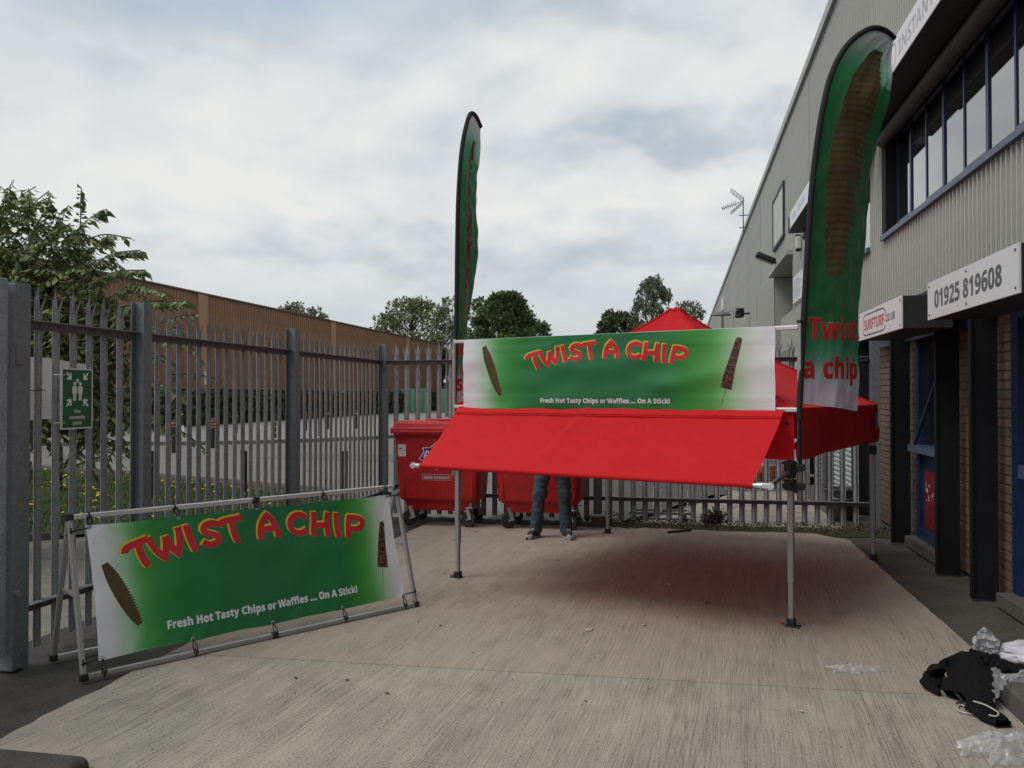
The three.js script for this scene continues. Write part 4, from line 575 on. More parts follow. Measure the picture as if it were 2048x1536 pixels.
// ---------------------------------------------------------------- A-frame banner at the front left
{
  const c0 = [-2.42, 4.87], c1 = [-0.73, 6.57]; // feet in camera axes (right, ahead)
  const uv = ([X, d]) => [0.9812 * X - 0.1928 * d, 0.1928 * X + 0.9812 * d]; const a = uv(c0), b = uv(c1), ang = Math.atan2(b[1] - a[1], b[0] - a[0]), Lf = Math.hypot(b[0] - a[0], b[1] - a[1]);
  const t = thing('a_frame_banner', 'aluminium A-frame stand with green TWIST A CHIP banner in front of the left fence', 'banner', [a[0], 0, a[1]], ang);
  // local x along the frame to the right, local z towards the viewer, the ridge half the base depth behind the front feet
  const HT = 0.9, DP = 0.53, rail = 0.03;
  const F = (x, y) => L3(x, y, -DP / 2 * (y / HT)), B = (x, y) => L3(x, y, -DP + DP / 2 * (y / HT));
  part(t, 'top_rail', join([bar(F(0, HT), F(Lf / 2, HT), rail), bar(F(Lf / 2, HT), F(Lf, HT), rail)]), M.alu);
  part(t, 'bottom_rail', bar(F(0, 0.022), F(Lf, 0.022), rail), M.aluDull); part(t, 'bottom_rail', bar(B(0, 0.022), B(Lf, 0.022), rail), M.alu);
  for (const x of [0, Lf]) { part(t, 'leg', bar(F(x, 0.02), F(x, HT), rail), M.aluDull); part(t, 'leg', bar(B(x, 0.02), B(x, HT - 0.02), rail), M.aluDull); part(t, 'brace', bar(F(x, 0.46), B(x, 0.46), 0.012, 0.02), M.aluDull); }
  part(t, 'middle_strut', bar(B(Lf * 0.5, 0.02), B(Lf * 0.5, HT - 0.02), rail), M.aluDull);
  for (const p of [F(0, 0.022), F(Lf, 0.022), B(0, 0.022), B(Lf, 0.022), F(0, HT), F(Lf, HT), F(Lf / 2, HT), F(Lf / 2, 0.022)]) part(t, 'connector', rbox(0.042, 0.042, 0.042, 0.005).translate(p.x, p.y, p.z), M.blackPlastic);
  const X0 = 0.085, X1 = Lf - 0.085, Y0 = 0.092, Y1 = 0.845;
  const eyeT = [0.005, 0.25, 0.5, 0.75, 0.995];
  const g = grid(110, 40, (s, q) => { const sag = 0.006 * Math.pow(Math.sin(s * Math.PI * 4), 2); const x = lerp(X0, X1, s) + 0.012 * Math.sin(Math.PI * q) * (s < 0.5 ? 1 : -1) * Math.pow(Math.abs(s * 2 - 1), 6), y = lerp(Y0 + sag * (1 - smooth(q, 0, 0.3)), Y1 - sag * (1 - smooth(1 - q, 0, 0.3)), q), p = F(x, y); p.z += 0.006 * n2(s * 5, q * 2) + 0.004 * n2(s * 16, q * 5) * Math.max(smooth(q, 0.8, 1), 1 - smooth(q, 0, 0.2)) + 0.004; const cr = Math.hypot(s * 2.8, (1 - q)); p.z += 0.006 * Math.sin(Math.atan2(1 - q, s * 2.8) * 14) * Math.exp(-cr * 3.5); return p; });
  part(t, 'fabric', g, PH({ map: frameBannerT, roughness: 0.6, transmission: 0.08, thickness: 0, bumpMap: withRep(weaveB, 60, 20), bumpScale: 0.0003 }));
  const tie = (p, q) => { const m = p.clone().lerp(q, 0.5), o = L3(0.014, 0, 0.012); part(t, 'bungee_tie', join([tube([p, m.clone().add(o), q.clone().add(L3(0.01, 0, 0.02))], 0.0042, 6, 12), tube([p, m.clone().sub(L3(0.01, 0, -0.012)), q.clone().add(L3(-0.012, 0, 0.02))], 0.0042, 6, 12), new THREE.TorusGeometry(0.021, 0.005, 6, 14).rotateY(Math.PI / 2).translate(q.x, q.y, q.z)]), M.cord); part(t, 'eyelet', new THREE.TorusGeometry(0.01, 0.003, 6, 14).translate(p.x, p.y, p.z + 0.004), M.zinc); };
  for (const e of eyeT) { const x = lerp(X0 + 0.012, X1 - 0.012, e), dx = e < 0.1 ? 0.0 : e > 0.9 ? 0 : 0.02; tie(F(x, Y1 - 0.012), F(x - dx, HT)); tie(F(x, Y0 + 0.012), F(x + dx * 0.3, 0.024)); }
  for (const y of [Y0 + 0.015, Y1 - 0.015]) { tie(F(X0 + 0.012, y), F(0, y - 0.01)); tie(F(X1 - 0.012, y), F(Lf, y + 0.01)); }
}

// ---------------------------------------------------------------- red wheeled bins
function binMesh(label, u0, logo) {
  const w = 1.09, dp = 0.66, t = thing('wheeled_bin', label, 'bin', [u0 + w / 2, 0, 10.1 + dp / 2], 0, 'red wheeled bins by the rear fence');
  const ring = (W, D, y, r) => { const pts = [], n = 6; for (const [sx, sz, a0] of [[1, 1, 0], [-1, 1, 90], [-1, -1, 180], [1, -1, 270]]) for (let i = 0; i <= n; i++) { const a = (a0 + i / n * 90) * R; pts.push(L3(sx * (W / 2 - r) + r * Math.cos(a), y, sz * (D / 2 - r) + r * Math.sin(a))); } return pts; };
  const loft = (rings, capTop, capBottom) => { const pos = [], n = rings[0].length, q = (a, b, c) => pos.push(...a.toArray(), ...b.toArray(), ...c.toArray()); for (let k = 0; k + 1 < rings.length; k++) for (let i = 0; i < n; i++) { const j = (i + 1) % n; q(rings[k][i], rings[k + 1][j], rings[k][j]); q(rings[k][i], rings[k + 1][i], rings[k + 1][j]); } for (const [on, rr, f] of [[capTop, rings[rings.length - 1], 0], [capBottom, rings[0], 1]]) if (on) { const c = rr.reduce((s, p) => s.add(p), L3(0, 0, 0)).multiplyScalar(1 / n); for (let i = 0; i < n; i++) { const j = (i + 1) % n; f ? q(c, rr[i], rr[j]) : q(c, rr[j], rr[i]); } } const g = new THREE.BufferGeometry(); g.setAttribute('position', new THREE.Float32BufferAttribute(pos, 3)); g.computeVertexNormals(); const m = mergeVertices(g, 1e-4); m.computeVertexNormals(); return metric(m.toNonIndexed()); };
  part(t, 'body', loft([ring(w - 0.26, dp - 0.2, 0.2, 0.06), ring(w - 0.22, dp - 0.16, 0.3, 0.07), ring(w - 0.1, dp - 0.07, 0.34, 0.08), ring(w - 0.09, dp - 0.06, 0.36, 0.08), ring(w, dp, 1.1, 0.06), ring(w + 0.03, dp + 0.03, 1.12, 0.06), ring(w + 0.03, dp + 0.03, 1.15, 0.06)], false, true), M.redPlastic);
  part(t, 'lid', loft([ring(w + 0.1, dp + 0.09, 1.145, 0.07), ring(w + 0.11, dp + 0.1, 1.175, 0.07), ring(w + 0.1, dp + 0.09, 1.18, 0.07), ring(w + 0.1, dp + 0.09, 1.21, 0.07), ring(w + 0.06, dp + 0.05, 1.225, 0.07), ring(w + 0.03, dp + 0.03, 1.27, 0.08), ring(w - 0.05, dp - 0.05, 1.3, 0.1)], true, true), M.redLid);
  part(t, 'lid_ridge', join([rbox(w * 0.62, 0.035, 0.2, 0.014).translate(0.1, 1.305, -0.08), rbox(0.2, 0.03, 0.12, 0.012).translate(0.1, 1.312, 0.2)]), M.redLid);
  for (const x of [-0.33, 0.33]) part(t, 'side_rib', rbox(0.03, 0.66, 0.012, 0.005).rotateX(-0.04).translate(x * 1.32, 0.72, dp / 2 - 0.026), M.redPlastic);
  for (const [sx, sz, turn] of [[-1, 1, 0.5], [1, 1, -0.35], [-1, -1, 0.2], [1, -1, 0.9]]) {
    const c = new THREE.Group(); c.name = 'castor'; c.position.set(sx * (w / 2 - 0.17), 0, sz * (dp / 2 - 0.12)); c.rotation.y = turn; t.add(c);
    part(c, 'wheel', new THREE.LatheGeometry([[0.02, -0.024], [0.085, -0.024], [0.098, -0.012], [0.1, 0], [0.098, 0.012], [0.085, 0.024], [0.02, 0.024]].map(([x, y]) => new THREE.Vector2(x, y)), 22).rotateX(Math.PI / 2).translate(0, 0.1, 0), M.rubber);
    part(c, 'fork', join([rbox(0.05, 0.15, 0.006, 0.002).rotateZ(0.25).translate(0.02, 0.17, 0.034), rbox(0.05, 0.15, 0.006, 0.002).rotateZ(0.25).translate(0.02, 0.17, -0.034), rbox(0.1, 0.012, 0.1, 0.003).translate(0.03, 0.245, 0), rod(L3(0, 0.1, -0.04), L3(0, 0.1, 0.04), 0.012), rod(L3(0.03, 0.25, 0), L3(0.03, 0.33, 0), 0.02)]), M.zinc);
  }
  const tilt = Math.atan2(0.03, 0.74); const onFront = (g, x, y) => g.rotateX(-tilt * -1).translate(x, y, (dp - 0.06) / 2 + (y - 0.36) / 0.74 * 0.03 + 0.004);
  if (logo) {
    part(t, 'sticker', onFront(new THREE.PlaneGeometry(0.1, 0.15), -0.44, 0.94), S({ map: textPanel(0.1, 0.15, 1200, (x, W, H) => { x.fillStyle = '#c4c2c0'; x.fillRect(0, 0, W, H); x.fillStyle = '#a03030'; x.fillRect(W * 0.1, H * 0.3, W * 0.45, H * 0.1); x.fillStyle = '#8c8884'; x.fillRect(0, H * 0.48, W, H * 0.04); }), roughness: 0.6 }));
    const [c, x] = canvas(512, 512); x.clearRect(0, 0, 512, 512); x.fillStyle = '#c9cad6'; x.strokeStyle = '#c9cad6'; x.lineWidth = 14; const pts = [[10, 300], [80, 190], [60, 120], [170, 110], [260, 20], [350, 110], [450, 110], [440, 200], [500, 300], [430, 330], [256, 470], [80, 330]]; x.beginPath(); pts.forEach(([px, py], i) => i ? x.lineTo(px, py) : x.moveTo(px, py)); x.closePath(); x.fillStyle = '#1c2050'; x.fill(); x.stroke(); x.fillStyle = '#c9cad6'; x.font = 'bold 190px sans-serif'; x.fillText('ACE', 62, 290);
    part(t, 'logo', onFront(new THREE.PlaneGeometry(0.46, 0.38), 0.0, 0.87), S({ map: canvasTex(c), alphaMap: null, transparent: true, alphaTest: 0.5, roughness: 0.5 }));
    part(t, 'phone_number', onFront(new THREE.PlaneGeometry(0.37, 0.075), 0.0, 0.615), S({ map: textPanel(0.37, 0.075, 1400, (q, W, H) => { q.fillStyle = '#8e1416'; q.fillRect(0, 0, W, H); q.strokeStyle = '#c8b4b4'; q.lineWidth = 6; q.strokeRect(4, 4, W - 8, H - 8); q.fillStyle = '#cdbcbc'; q.textBaseline = 'middle'; q.font = `bold ${H * 0.72}px sans-serif`; const s = '0800 0260447', tw = q.measureText(s).width; q.save(); q.translate(W * 0.05, H * 0.54); q.scale(W * 0.9 / tw, 1); q.fillText(s, 0, 0); q.restore(); }), roughness: 0.5 }));
  }
  return t;
}
binMesh('red wheeled bin with a blue logo and phone number by the fence corner', -3.47, true);
binMesh('plain red wheeled bin directly behind the standing person', -2.22, false);

// ---------------------------------------------------------------- person behind the stall (jeans and canvas shoes show under the awning)
function meshField(f, c, half, res) {
  const mc = new MarchingCubes(res, new THREE.MeshBasicMaterial(), false, false, 160000); mc.isolation = 0; const h = res / 2;
  for (let z = 0; z < res; z++) for (let y = 0; y < res; y++) for (let x = 0; x < res; x++) mc.field[x + y * res + z * res * res] = -f(c[0] + (x - h) / h * half, c[1] + (y - h) / h * half, c[2] + (z - h) / h * half);
  mc.update(); const n = mc.count, pos = new Float32Array(n * 3); for (let i = 0; i < n; i++) { pos[i * 3] = c[0] + mc.positionArray[i * 3] * half; pos[i * 3 + 1] = c[1] + mc.positionArray[i * 3 + 1] * half; pos[i * 3 + 2] = c[2] + mc.positionArray[i * 3 + 2] * half; }
  let g = new THREE.BufferGeometry(); g.setAttribute('position', new THREE.BufferAttribute(pos, 3)); g = mergeVertices(g, half * 1e-4); g.computeVertexNormals(); return metric(g.toNonIndexed()) && (() => { const k = mergeVertices(g, 1e-5); k.computeVertexNormals(); const p = k.attributes.position, uv = new Float32Array(p.count * 2); for (let i = 0; i < p.count; i++) { uv[i * 2] = p.getX(i) + p.getZ(i) * 0.7; uv[i * 2 + 1] = p.getY(i); } k.setAttribute('uv', new THREE.BufferAttribute(uv, 2)); return k; })();
}
const cone = (x, y, z, a, b, ra, rb) => { const dx = b[0] - a[0], dy = b[1] - a[1], dz = b[2] - a[2], t = clamp(((x - a[0]) * dx + (y - a[1]) * dy + (z - a[2]) * dz) / (dx * dx + dy * dy + dz * dz), 0, 1); return Math.hypot(x - a[0] - dx * t, y - a[1] - dy * t, z - a[2] - dz * t) - (ra + (rb - ra) * t); };
const smin = (a, b, k) => { const h = clamp(0.5 + 0.5 * (b - a) / k, 0, 1); return b + (a - b) * h - k * h * (1 - h); };
{
  const t = thing('person', 'person in blue jeans and dark canvas shoes standing behind the awning', 'person', [-1.42, 0, 9.66], 8 * R);
  const J = { hipL: [-0.09, 0.9, 0], kneeL: [-0.155, 0.5, 0.03], ankL: [-0.2, 0.09, -0.01], hipR: [0.09, 0.9, 0], kneeR: [0.125, 0.5, 0.03], ankR: [0.145, 0.09, -0.01] };
  const legs = (x, y, z, s, o = 0) => { let d = cone(x, y, z, J['hip' + s], J['knee' + s], 0.088 + o, 0.062 + o); return smin(d, cone(x, y, z, J['knee' + s], J['ank' + s], 0.06 + o, 0.043 + o), 0.05); };
  const skin = S({ color: rgb(0.5, 0.3, 0.21), roughness: 0.6 });
  const torso = (x, y, z, o = 0) => { const q = (yy, w) => Math.hypot(x / 1.45, (y - yy) * 0.9, z) - w - o; let d = smin(q(0.95, 0.115), q(1.15, 0.112), 0.12); d = smin(d, q(1.33, 0.122), 0.12); return smin(d, cone(x, y, z, [-0.15, 1.42, -0.01], [0.15, 1.42, -0.01], 0.062 + o, 0.062 + o), 0.09); };
  const arm = (x, y, z, s, o = 0) => smin(cone(x, y, z, [s * 0.18, 1.42, -0.01], [s * 0.245, 1.13, 0.0], 0.054 + o, 0.043 + o), cone(x, y, z, [s * 0.245, 1.13, 0.0], [s * 0.16, 0.98, 0.2], 0.042 + o, 0.03 + o), 0.03);
  const hand = (x, y, z, s) => { let d = cone(x, y, z, [s * 0.16, 0.98, 0.2], [s * 0.125, 0.965, 0.27], 0.03, 0.03); for (let i = 0; i < 4; i++) { const ox = s * (0.15 - i * 0.02); d = smin(d, smin(cone(x, y, z, [ox, 0.968 - 0.003 * i, 0.28], [ox - s * 0.012, 0.95, 0.325 - 0.006 * Math.abs(i - 1.5)], 0.009, 0.0085), cone(x, y, z, [ox - s * 0.012, 0.95, 0.325], [ox - s * 0.02, 0.925, 0.335], 0.0085, 0.0075), 0.006), 0.008); } return smin(d, cone(x, y, z, [s * 0.11, 0.975, 0.24], [s * 0.075, 0.965, 0.285], 0.012, 0.009), 0.01); };
  const head = (x, y, z) => { let d = Math.hypot(x / 0.88, (y - 1.645) / 1.12, z - 0.01) - 0.1; d = smin(d, Math.hypot(x / 0.8, y - 1.585, z - 0.035) - 0.062, 0.05); d = smin(d, cone(x, y, z, [0, 1.655, 0.105], [0, 1.618, 0.128], 0.008, 0.014), 0.012); for (const s of [-1, 1]) { d = smin(d, Math.hypot((x - s * 0.092) / 0.5, y - 1.635, z + 0.005) - 0.028, 0.008); d = Math.max(d, 0.02 - Math.hypot(x - s * 0.034, y - 1.658, z - 0.122)); } d = smin(d, cone(x, y, z, [-0.022, 1.588, 0.098], [0.022, 1.588, 0.098], 0.007, 0.007), 0.006); return smin(d, cone(x, y, z, [0, 1.42, -0.015], [0, 1.56, 0.0], 0.058, 0.052), 0.03); };
  const body = meshField((x, y, z) => { let d = smin(legs(x, y, z, 'L'), legs(x, y, z, 'R'), 0.02); d = smin(d, torso(x, y, z), 0.05); for (const s of [-1, 1]) { d = smin(d, arm(x, y, z, s), 0.03); d = smin(d, hand(x, y, z, s), 0.012); d = smin(d, cone(x, y, z, [s < 0 ? -0.2 : 0.145, 0.05, -0.02], [s < 0 ? -0.225 : 0.165, 0.04, 0.1], 0.026, 0.02), 0.02); } return smin(d, head(x, y, z), 0.02); }, [0, 0.9, 0], 0.93, 120);
  const bm = part(t, 'body', body, skin);
  const hem = (x, y, z) => 0.006 * n3(x * 9, y * 16, z * 9) + 0.006 * Math.max(0, Math.sin(y * 60 + 9 * n3(x * 6, y * 5, z * 6))) * smooth(0.34 - y, 0, 0.25) + 0.005 * Math.sin(y * 38 + x * 30) * Math.exp(-Math.pow((y - 0.5) / 0.1, 2));
  const jeansF = (x, y, z) => { const flare = 0.012 + 0.018 * smooth(0.45 - y, 0, 0.4); let d = smin(legs(x, y, z, 'L', flare), legs(x, y, z, 'R', flare), 0.03); d = smin(d, Math.hypot(x / 1.45, (y - 0.93) * 0.9, z) - 0.128, 0.06); d += hem(x, y, z); return Math.max(d, 0.035 - y, y - 1.02); };
  const denimT = dataTex(256, 512, (x, y) => { const k = 0.8 + 0.25 * nA(x, y) + 0.18 * nB(x, y) + 0.12 * n2(x * 150, y * 30); return [k * 0.9, k * 0.97, k * 1.05]; });
  const jeans = part(t, 'jeans', meshField(jeansF, [0, 0.55, 0], 0.56, 130), S({ color: rgb(0.062, 0.08, 0.105), map: withRep(denimT, 2.2, 1.1), roughness: 0.9 }));
  part(t, 'jacket', meshField((x, y, z) => { let d = torso(x, y, z, 0.018); for (const s of [-1, 1]) d = smin(d, arm(x, y, z, s, 0.014), 0.03); d += 0.006 * n3(x * 10, y * 12, z * 10); return Math.max(d, 0.86 - y, y - 1.47, z - 0.185 - 0.2 * (y > 1.2 ? 1 : 0)); }, [0, 1.16, 0], 0.36, 80), S({ color: rgb(0.03, 0.032, 0.04), roughness: 0.85 }));
  part(t, 'hair', meshField((x, y, z) => { const d = Math.hypot(x / 0.9, (y - 1.66) / 1.08, z) - 0.112 + 0.006 * n3(x * 40, y * 40, z * 40); return Math.max(d, 1.66 - y - (z < 0.02 ? 0.08 : 0) + (z > 0.06 ? 0.05 : 0)); }, [0, 1.68, 0], 0.16, 56), S({ color: rgb(0.05, 0.035, 0.025), roughness: 0.9 }));
  for (const s of [-1, 1]) {
    const eye = part(bm, 'eye', new THREE.SphereGeometry(0.0135, 12, 10).translate(s * 0.034, 1.658, 0.098), S({ color: rgb(0.6, 0.58, 0.55), roughness: 0.2 })); part(eye, 'iris', new THREE.SphereGeometry(0.0068, 10, 8).translate(s * 0.034, 1.658, 0.1065), S({ color: rgb(0.04, 0.03, 0.02), roughness: 0.15 }));
    const g = new THREE.Group(); g.name = 'shoe'; g.position.set(s < 0 ? -0.2 : 0.145, 0, -0.02); g.rotation.y = (s < 0 ? -24 : 16) * R; t.add(g);
    const up = meshField((x, y, z) => { let d = cone(x, y, z, [0, 0.075, -0.02], [0, 0.05, 0.12], 0.044, 0.036); d = smin(d, cone(x, y, z, [0, 0.06, 0.08], [0.0, 0.04, 0.175], 0.04, 0.034), 0.03); d = smin(d, cone(x, y, z, [0, 0.08, -0.03], [0, 0.13, -0.025], 0.045, 0.045), 0.03); return Math.max(d, 0.02 - y, y - 0.125); }, [0, 0.09, 0.06], 0.17, 48);
    part(g, 'upper', up, S({ color: rgb(0.022, 0.025, 0.035), roughness: 0.85 }));
    part(g, 'sole', meshField((x, y, z) => Math.max(smin(cone(x, 0, z, [0, 0, -0.03], [0, 0, 0.1], 0.046, 0.05), cone(x, 0, z, [0, 0, 0.1], [0, 0, 0.185], 0.05, 0.043), 0.02), y - 0.028, 0.002 - y), [0, 0.02, 0.07], 0.17, 48), S({ color: rgb(0.3, 0.295, 0.29), roughness: 0.7 }));
    part(g, 'toe_cap', meshField((x, y, z) => Math.max(Math.hypot(x / 1.05, (y - 0.03) / 0.85, z - 0.165) - 0.05, 0.022 - y, 0.165 - z), [0, 0.05, 0.19], 0.08, 32), S({ color: rgb(0.28, 0.275, 0.27), roughness: 0.6 }));
    for (let i = 0; i < 4; i++) part(g, 'lace', bar(L3(-0.028 + 0.002 * i, 0.092 + 0.008 * (3 - i), 0.06 + 0.02 * i), L3(0.028 - 0.002 * i, 0.092 + 0.008 * (3 - i), 0.065 + 0.02 * i), 0.007), S({ color: rgb(0.45, 0.44, 0.43), roughness: 0.8 }));
  }
}

// ---------------------------------------------------------------- bags, film and step at the front right
{
  const st = thing('concrete_step', 'low dark concrete step by the shopfront at the right edge', 'step', [2.1, 0, 3.6]);
  const g = rbox(0.98, 0.125, 6.6, 0.012, 3).translate(2.14, 0.05, -2.12); wpart(st, 'step', metric(g), M.concreteBlock);
  const kb = thing('kerb_stone', 'dark rounded kerb stone cut off at the bottom left corner', 'kerb', [-3.1, 0, 3.1]);
  wpart(kb, 'stone', metric(rbox(1.1, 0.12, 0.34, 0.045, 4).translate(-3.06, 0.0, -3.16)), tarmac(0.085, 0.078, 0.07, 1.6));
  const film = PH({ color: rgb(0.93, 0.94, 0.97), roughness: 0.2, transmission: 0.8, thickness: 0, ior: 1.5 });
  const filmMilky = PH({ color: rgb(0.8, 0.81, 0.84), roughness: 0.2, transmission: 0.68, thickness: 0 });
  const blackCloth = PH({ color: rgb(0.006, 0.006, 0.007), roughness: 0.85, specularIntensity: 0.4, bumpMap: withRep(weaveB, 10), bumpScale: 0.0006 });
  const ridge = (x, y, s) => 1 - Math.abs(n2(x * s, y * s));
  // a crumpled sheet over a ground ellipse; h = height scale
  const crumple = (cu, cv, ru, rv, h, seed, ang = 0, y0 = 0.006, n = 46) => grid(n, n, (s, t) => { const x = s * 2 - 1, y = t * 2 - 1, m = Math.max(Math.abs(x), Math.abs(y)), q = Math.hypot(x, y) || 1, k = m / q; const ex = x * k, ey = y * k; const rr = 1 + 0.35 * n2(Math.atan2(ey, ex) * 1.3 + seed, seed) + 0.12 * n2(ex * 4 + seed, ey * 4); const lx = ex * ru * rr, ly = ey * rv * rr; const hh = y0 + h * (0.2 + 0.8 * (1 - m * m)) * (0.45 * (0.5 + 0.5 * n2(ex * 1.5 + seed, ey * 1.2)) + 0.3 * Math.pow(ridge(ex + seed, ey * 0.5, 1.0), 3) + 0.25 * (0.5 + 0.5 * n2(ex * 3.4, ey * 2.6 + seed))) * (m > 0.98 ? 0.25 : 1); return P(cu + lx * Math.cos(ang) - ly * Math.sin(ang), hh, cv + lx * Math.sin(ang) + ly * Math.cos(ang)); });
  // flattened cloth tube along a path
  const flat = (pts, widths, thick, seed) => { const c = new THREE.CatmullRomCurve3(pts), n = pts.length - 1; return grid(44, 26, (s, t) => { const p = c.getPoint(s), d = c.getTangent(s), i = Math.min(n - 1, Math.floor(s * n)), w = lerp(widths[i], widths[i + 1], s * n - i); const side = L3(-d.z, 0, d.x).normalize(), up = side.clone().cross(d).normalize(); if (up.y < 0) up.negate(); const a = t * Math.PI * 2, fold = 1 + 0.25 * n2(s * 5 + seed, Math.cos(a) * 1.4) + 0.1 * n2(s * 14, Math.sin(a) * 2 + seed); p.addScaledVector(side, Math.cos(a) * w / 2 * fold).addScaledVector(up, Math.sin(a) * thick * fold * (0.7 + 0.6 * Math.pow(ridge(s * 3 + seed, Math.cos(a), 1.5), 2))); if (p.y < 0.005) p.y = 0.005 + 0.003 * t; return p; }); };
  const bag = thing('black_carry_bag', 'empty black fabric carry bag slumped against the step', 'bag', [1.5, 0, 5.0]);
  wpart(bag, 'body', flat([P(1.39, 0.02, 5.27), P(1.45, 0.1, 5.21), P(1.54, 0.17, 5.12), P(1.53, 0.1, 5.0), P(1.46, 0.03, 4.9)], [0.12, 0.23, 0.28, 0.26, 0.22], 0.03, 3), blackCloth);
  wpart(bag, 'sleeve', flat([P(1.57, 0.2, 5.12), P(1.57, 0.13, 5.0), P(1.52, 0.05, 4.87), P(1.5, 0.025, 4.72), P(1.54, 0.02, 4.57)], [0.08, 0.12, 0.15, 0.15, 0.08], 0.024, 8), blackCloth);
  wpart(bag, 'flap', flat([P(1.57, 0.2, 5.14), P(1.64, 0.17, 5.14), P(1.72, 0.15, 5.11), P(1.81, 0.135, 5.05)], [0.12, 0.2, 0.19, 0.07], 0.022, 5), blackCloth);
  wpart(bag, 'side_tip', flat([P(1.4, 0.05, 5.22), P(1.34, 0.03, 5.08), P(1.36, 0.012, 4.98)], [0.1, 0.09, 0.02], 0.014, 2), blackCloth);
  wpart(bag, 'drawcord', tube([P(1.44, 0.09, 5.08), P(1.42, 0.05, 4.95), P(1.44, 0.02, 4.88), P(1.41, 0.012, 4.86), P(1.45, 0.012, 4.83)], 0.007, 6), M.cord);
  const white = S({ color: rgb(0.5, 0.49, 0.45), roughness: 0.7 });
  wpart(bag, 'loop', tube([P(1.42, 0.012, 4.85), P(1.39, 0.008, 4.78), P(1.4, 0.008, 4.74), P(1.45, 0.01, 4.72), P(1.46, 0.012, 4.77), P(1.42, 0.012, 4.85)], 0.004, 6, 30), white);
  wpart(bag, 'loop', tube([P(1.46, 0.06, 4.76), P(1.49, 0.065, 4.71), P(1.52, 0.06, 4.66), P(1.53, 0.055, 4.62), P(1.51, 0.05, 4.59), P(1.48, 0.05, 4.6)], 0.004, 6, 30), white);
  const wb = thing('white_bag', 'white fabric bag lying on the step at the right edge', 'bag', [1.94, 0.112, 5.2]);
  wpart(wb, 'bag', grid(48, 36, (s, t) => { const a = s * Math.PI * 2, e = (t - 0.5) * Math.PI, ce = Math.sign(Math.cos(e)) * Math.pow(Math.abs(Math.cos(e)), 0.6), k = 1 + 0.12 * n3(Math.cos(a) * ce * 1.6, Math.sin(e) * 1.6, Math.sin(a) * ce * 1.6) + 0.06 * ridge(a * 0.6, e, 2.2); return P(1.94 + 0.2 * Math.cos(a) * ce * k, 0.112 + 0.08 + 0.075 * Math.sin(e) * k + 0.02 * Math.cos(a) * Math.max(0, Math.sin(e)), 5.2 + 0.13 * Math.sin(a) * ce * k); }), S({ color: rgb(0.7, 0.69, 0.76), map: withRep(mottle, 1), roughness: 0.75 }));
  wpart(wb, 'zip', tube([P(1.77, 0.165, 5.14), P(1.85, 0.155, 5.085), P(1.95, 0.15, 5.065), P(2.08, 0.16, 5.1)], 0.004, 6), S({ color: rgb(0.3, 0.06, 0.06), roughness: 0.6 }));
  const pf = (label, ...a) => { const t = thing('plastic_film', label, 'plastic', [a[0], a[7] ?? 0, a[1]]); wpart(t, 'film', crumple(...a), film); return t; };
  pf('clear plastic wrapper lying flat on the concrete in front of the gazebo', 1.02, 5.36, 0.17, 0.075, 0.045, 4, 0.1);
  pf('crumpled clear plastic sheet in the bottom right corner', 1.47, 4.28, 0.22, 0.13, 0.13, 6, 0.5);
  pf('clear plastic sleeve on the step in front of the white bag', 1.82, 4.97, 0.15, 0.07, 0.08, 2, 0.1, 0.118);
  const clear4 = thing('plastic_film', 'clear plastic wrap sticking up beside the white bag', 'plastic', [1.76, 0.112, 5.22]); wpart(clear4, 'film', grid(24, 24, (s, t) => P(1.62 + 0.14 * s + 0.02 * n2(s * 4, t * 4), 0.0 + 0.2 * t * (0.55 + 0.45 * Math.pow(Math.sin(s * 3), 2)) + 0.11, 5.28 + 0.05 * n2(s * 5, t * 5 + 3) + 0.06 * Math.sin(s * 7))), filmMilky);
  const clear5 = thing('plastic_film', 'clear plastic wrap hanging out from under the black bag', 'plastic', [1.62, 0, 4.95]); wpart(clear5, 'film', grid(20, 24, (s, t) => P(1.57 + 0.07 * s + 0.012 * n2(s * 4, t * 5), 0.03 + 0.13 * s + 0.01 * n2(s * 6, t * 3) + 0.01, 4.8 + 0.3 * t)), film);
  // scattered bits on the concrete
  const bits = [], r = rng(44); for (let i = 0; i < 60; i++) { const u = -2.6 + r() * 4.9, v = 4.1 + r() * 6, s = 0.003 + 0.007 * r() * r(); const q = new THREE.DodecahedronGeometry(s, 0).scale(1 + r() * 2, 0.35, 1).rotateY(r() * 6).translate(u, s * 0.3 + 0.004, -v); bits.push(q); }
  const lit = new THREE.Mesh(join(bits), S({ color: rgb(0.1, 0.085, 0.06), roughness: 0.95 })); lit.name = 'litter'; lit.userData = { kind: 'stuff', label: 'small dark crumbs and grit scattered over the concrete', category: 'litter' }; scene.add(lit);
  const lit2b = []; for (const [u, v, s] of [[-0.62, 5.9, 0.022], [-0.26, 6.1, 0.012], [0.1, 7.0, 0.013], [-0.1, 7.45, 0.02], [-0.75, 9.7, 0.02], [0.6, 4.6, 0.01], [2.2, 6.0, 0.03], [1.0, 10.3, 0.03]]) lit2b.push(new THREE.DodecahedronGeometry(s, 0).scale(1.6, 0.3, 1).rotateY(u * 9).translate(u, 0.009, -v));
  const lit2 = new THREE.Mesh(join(lit2b), S({ color: rgb(0.5, 0.46, 0.38), roughness: 0.9 })); lit2.name = 'paper_scraps'; lit2.userData = { kind: 'stuff', label: 'small pale scraps scattered over the yard', category: 'litter' }; scene.add(lit2);
}

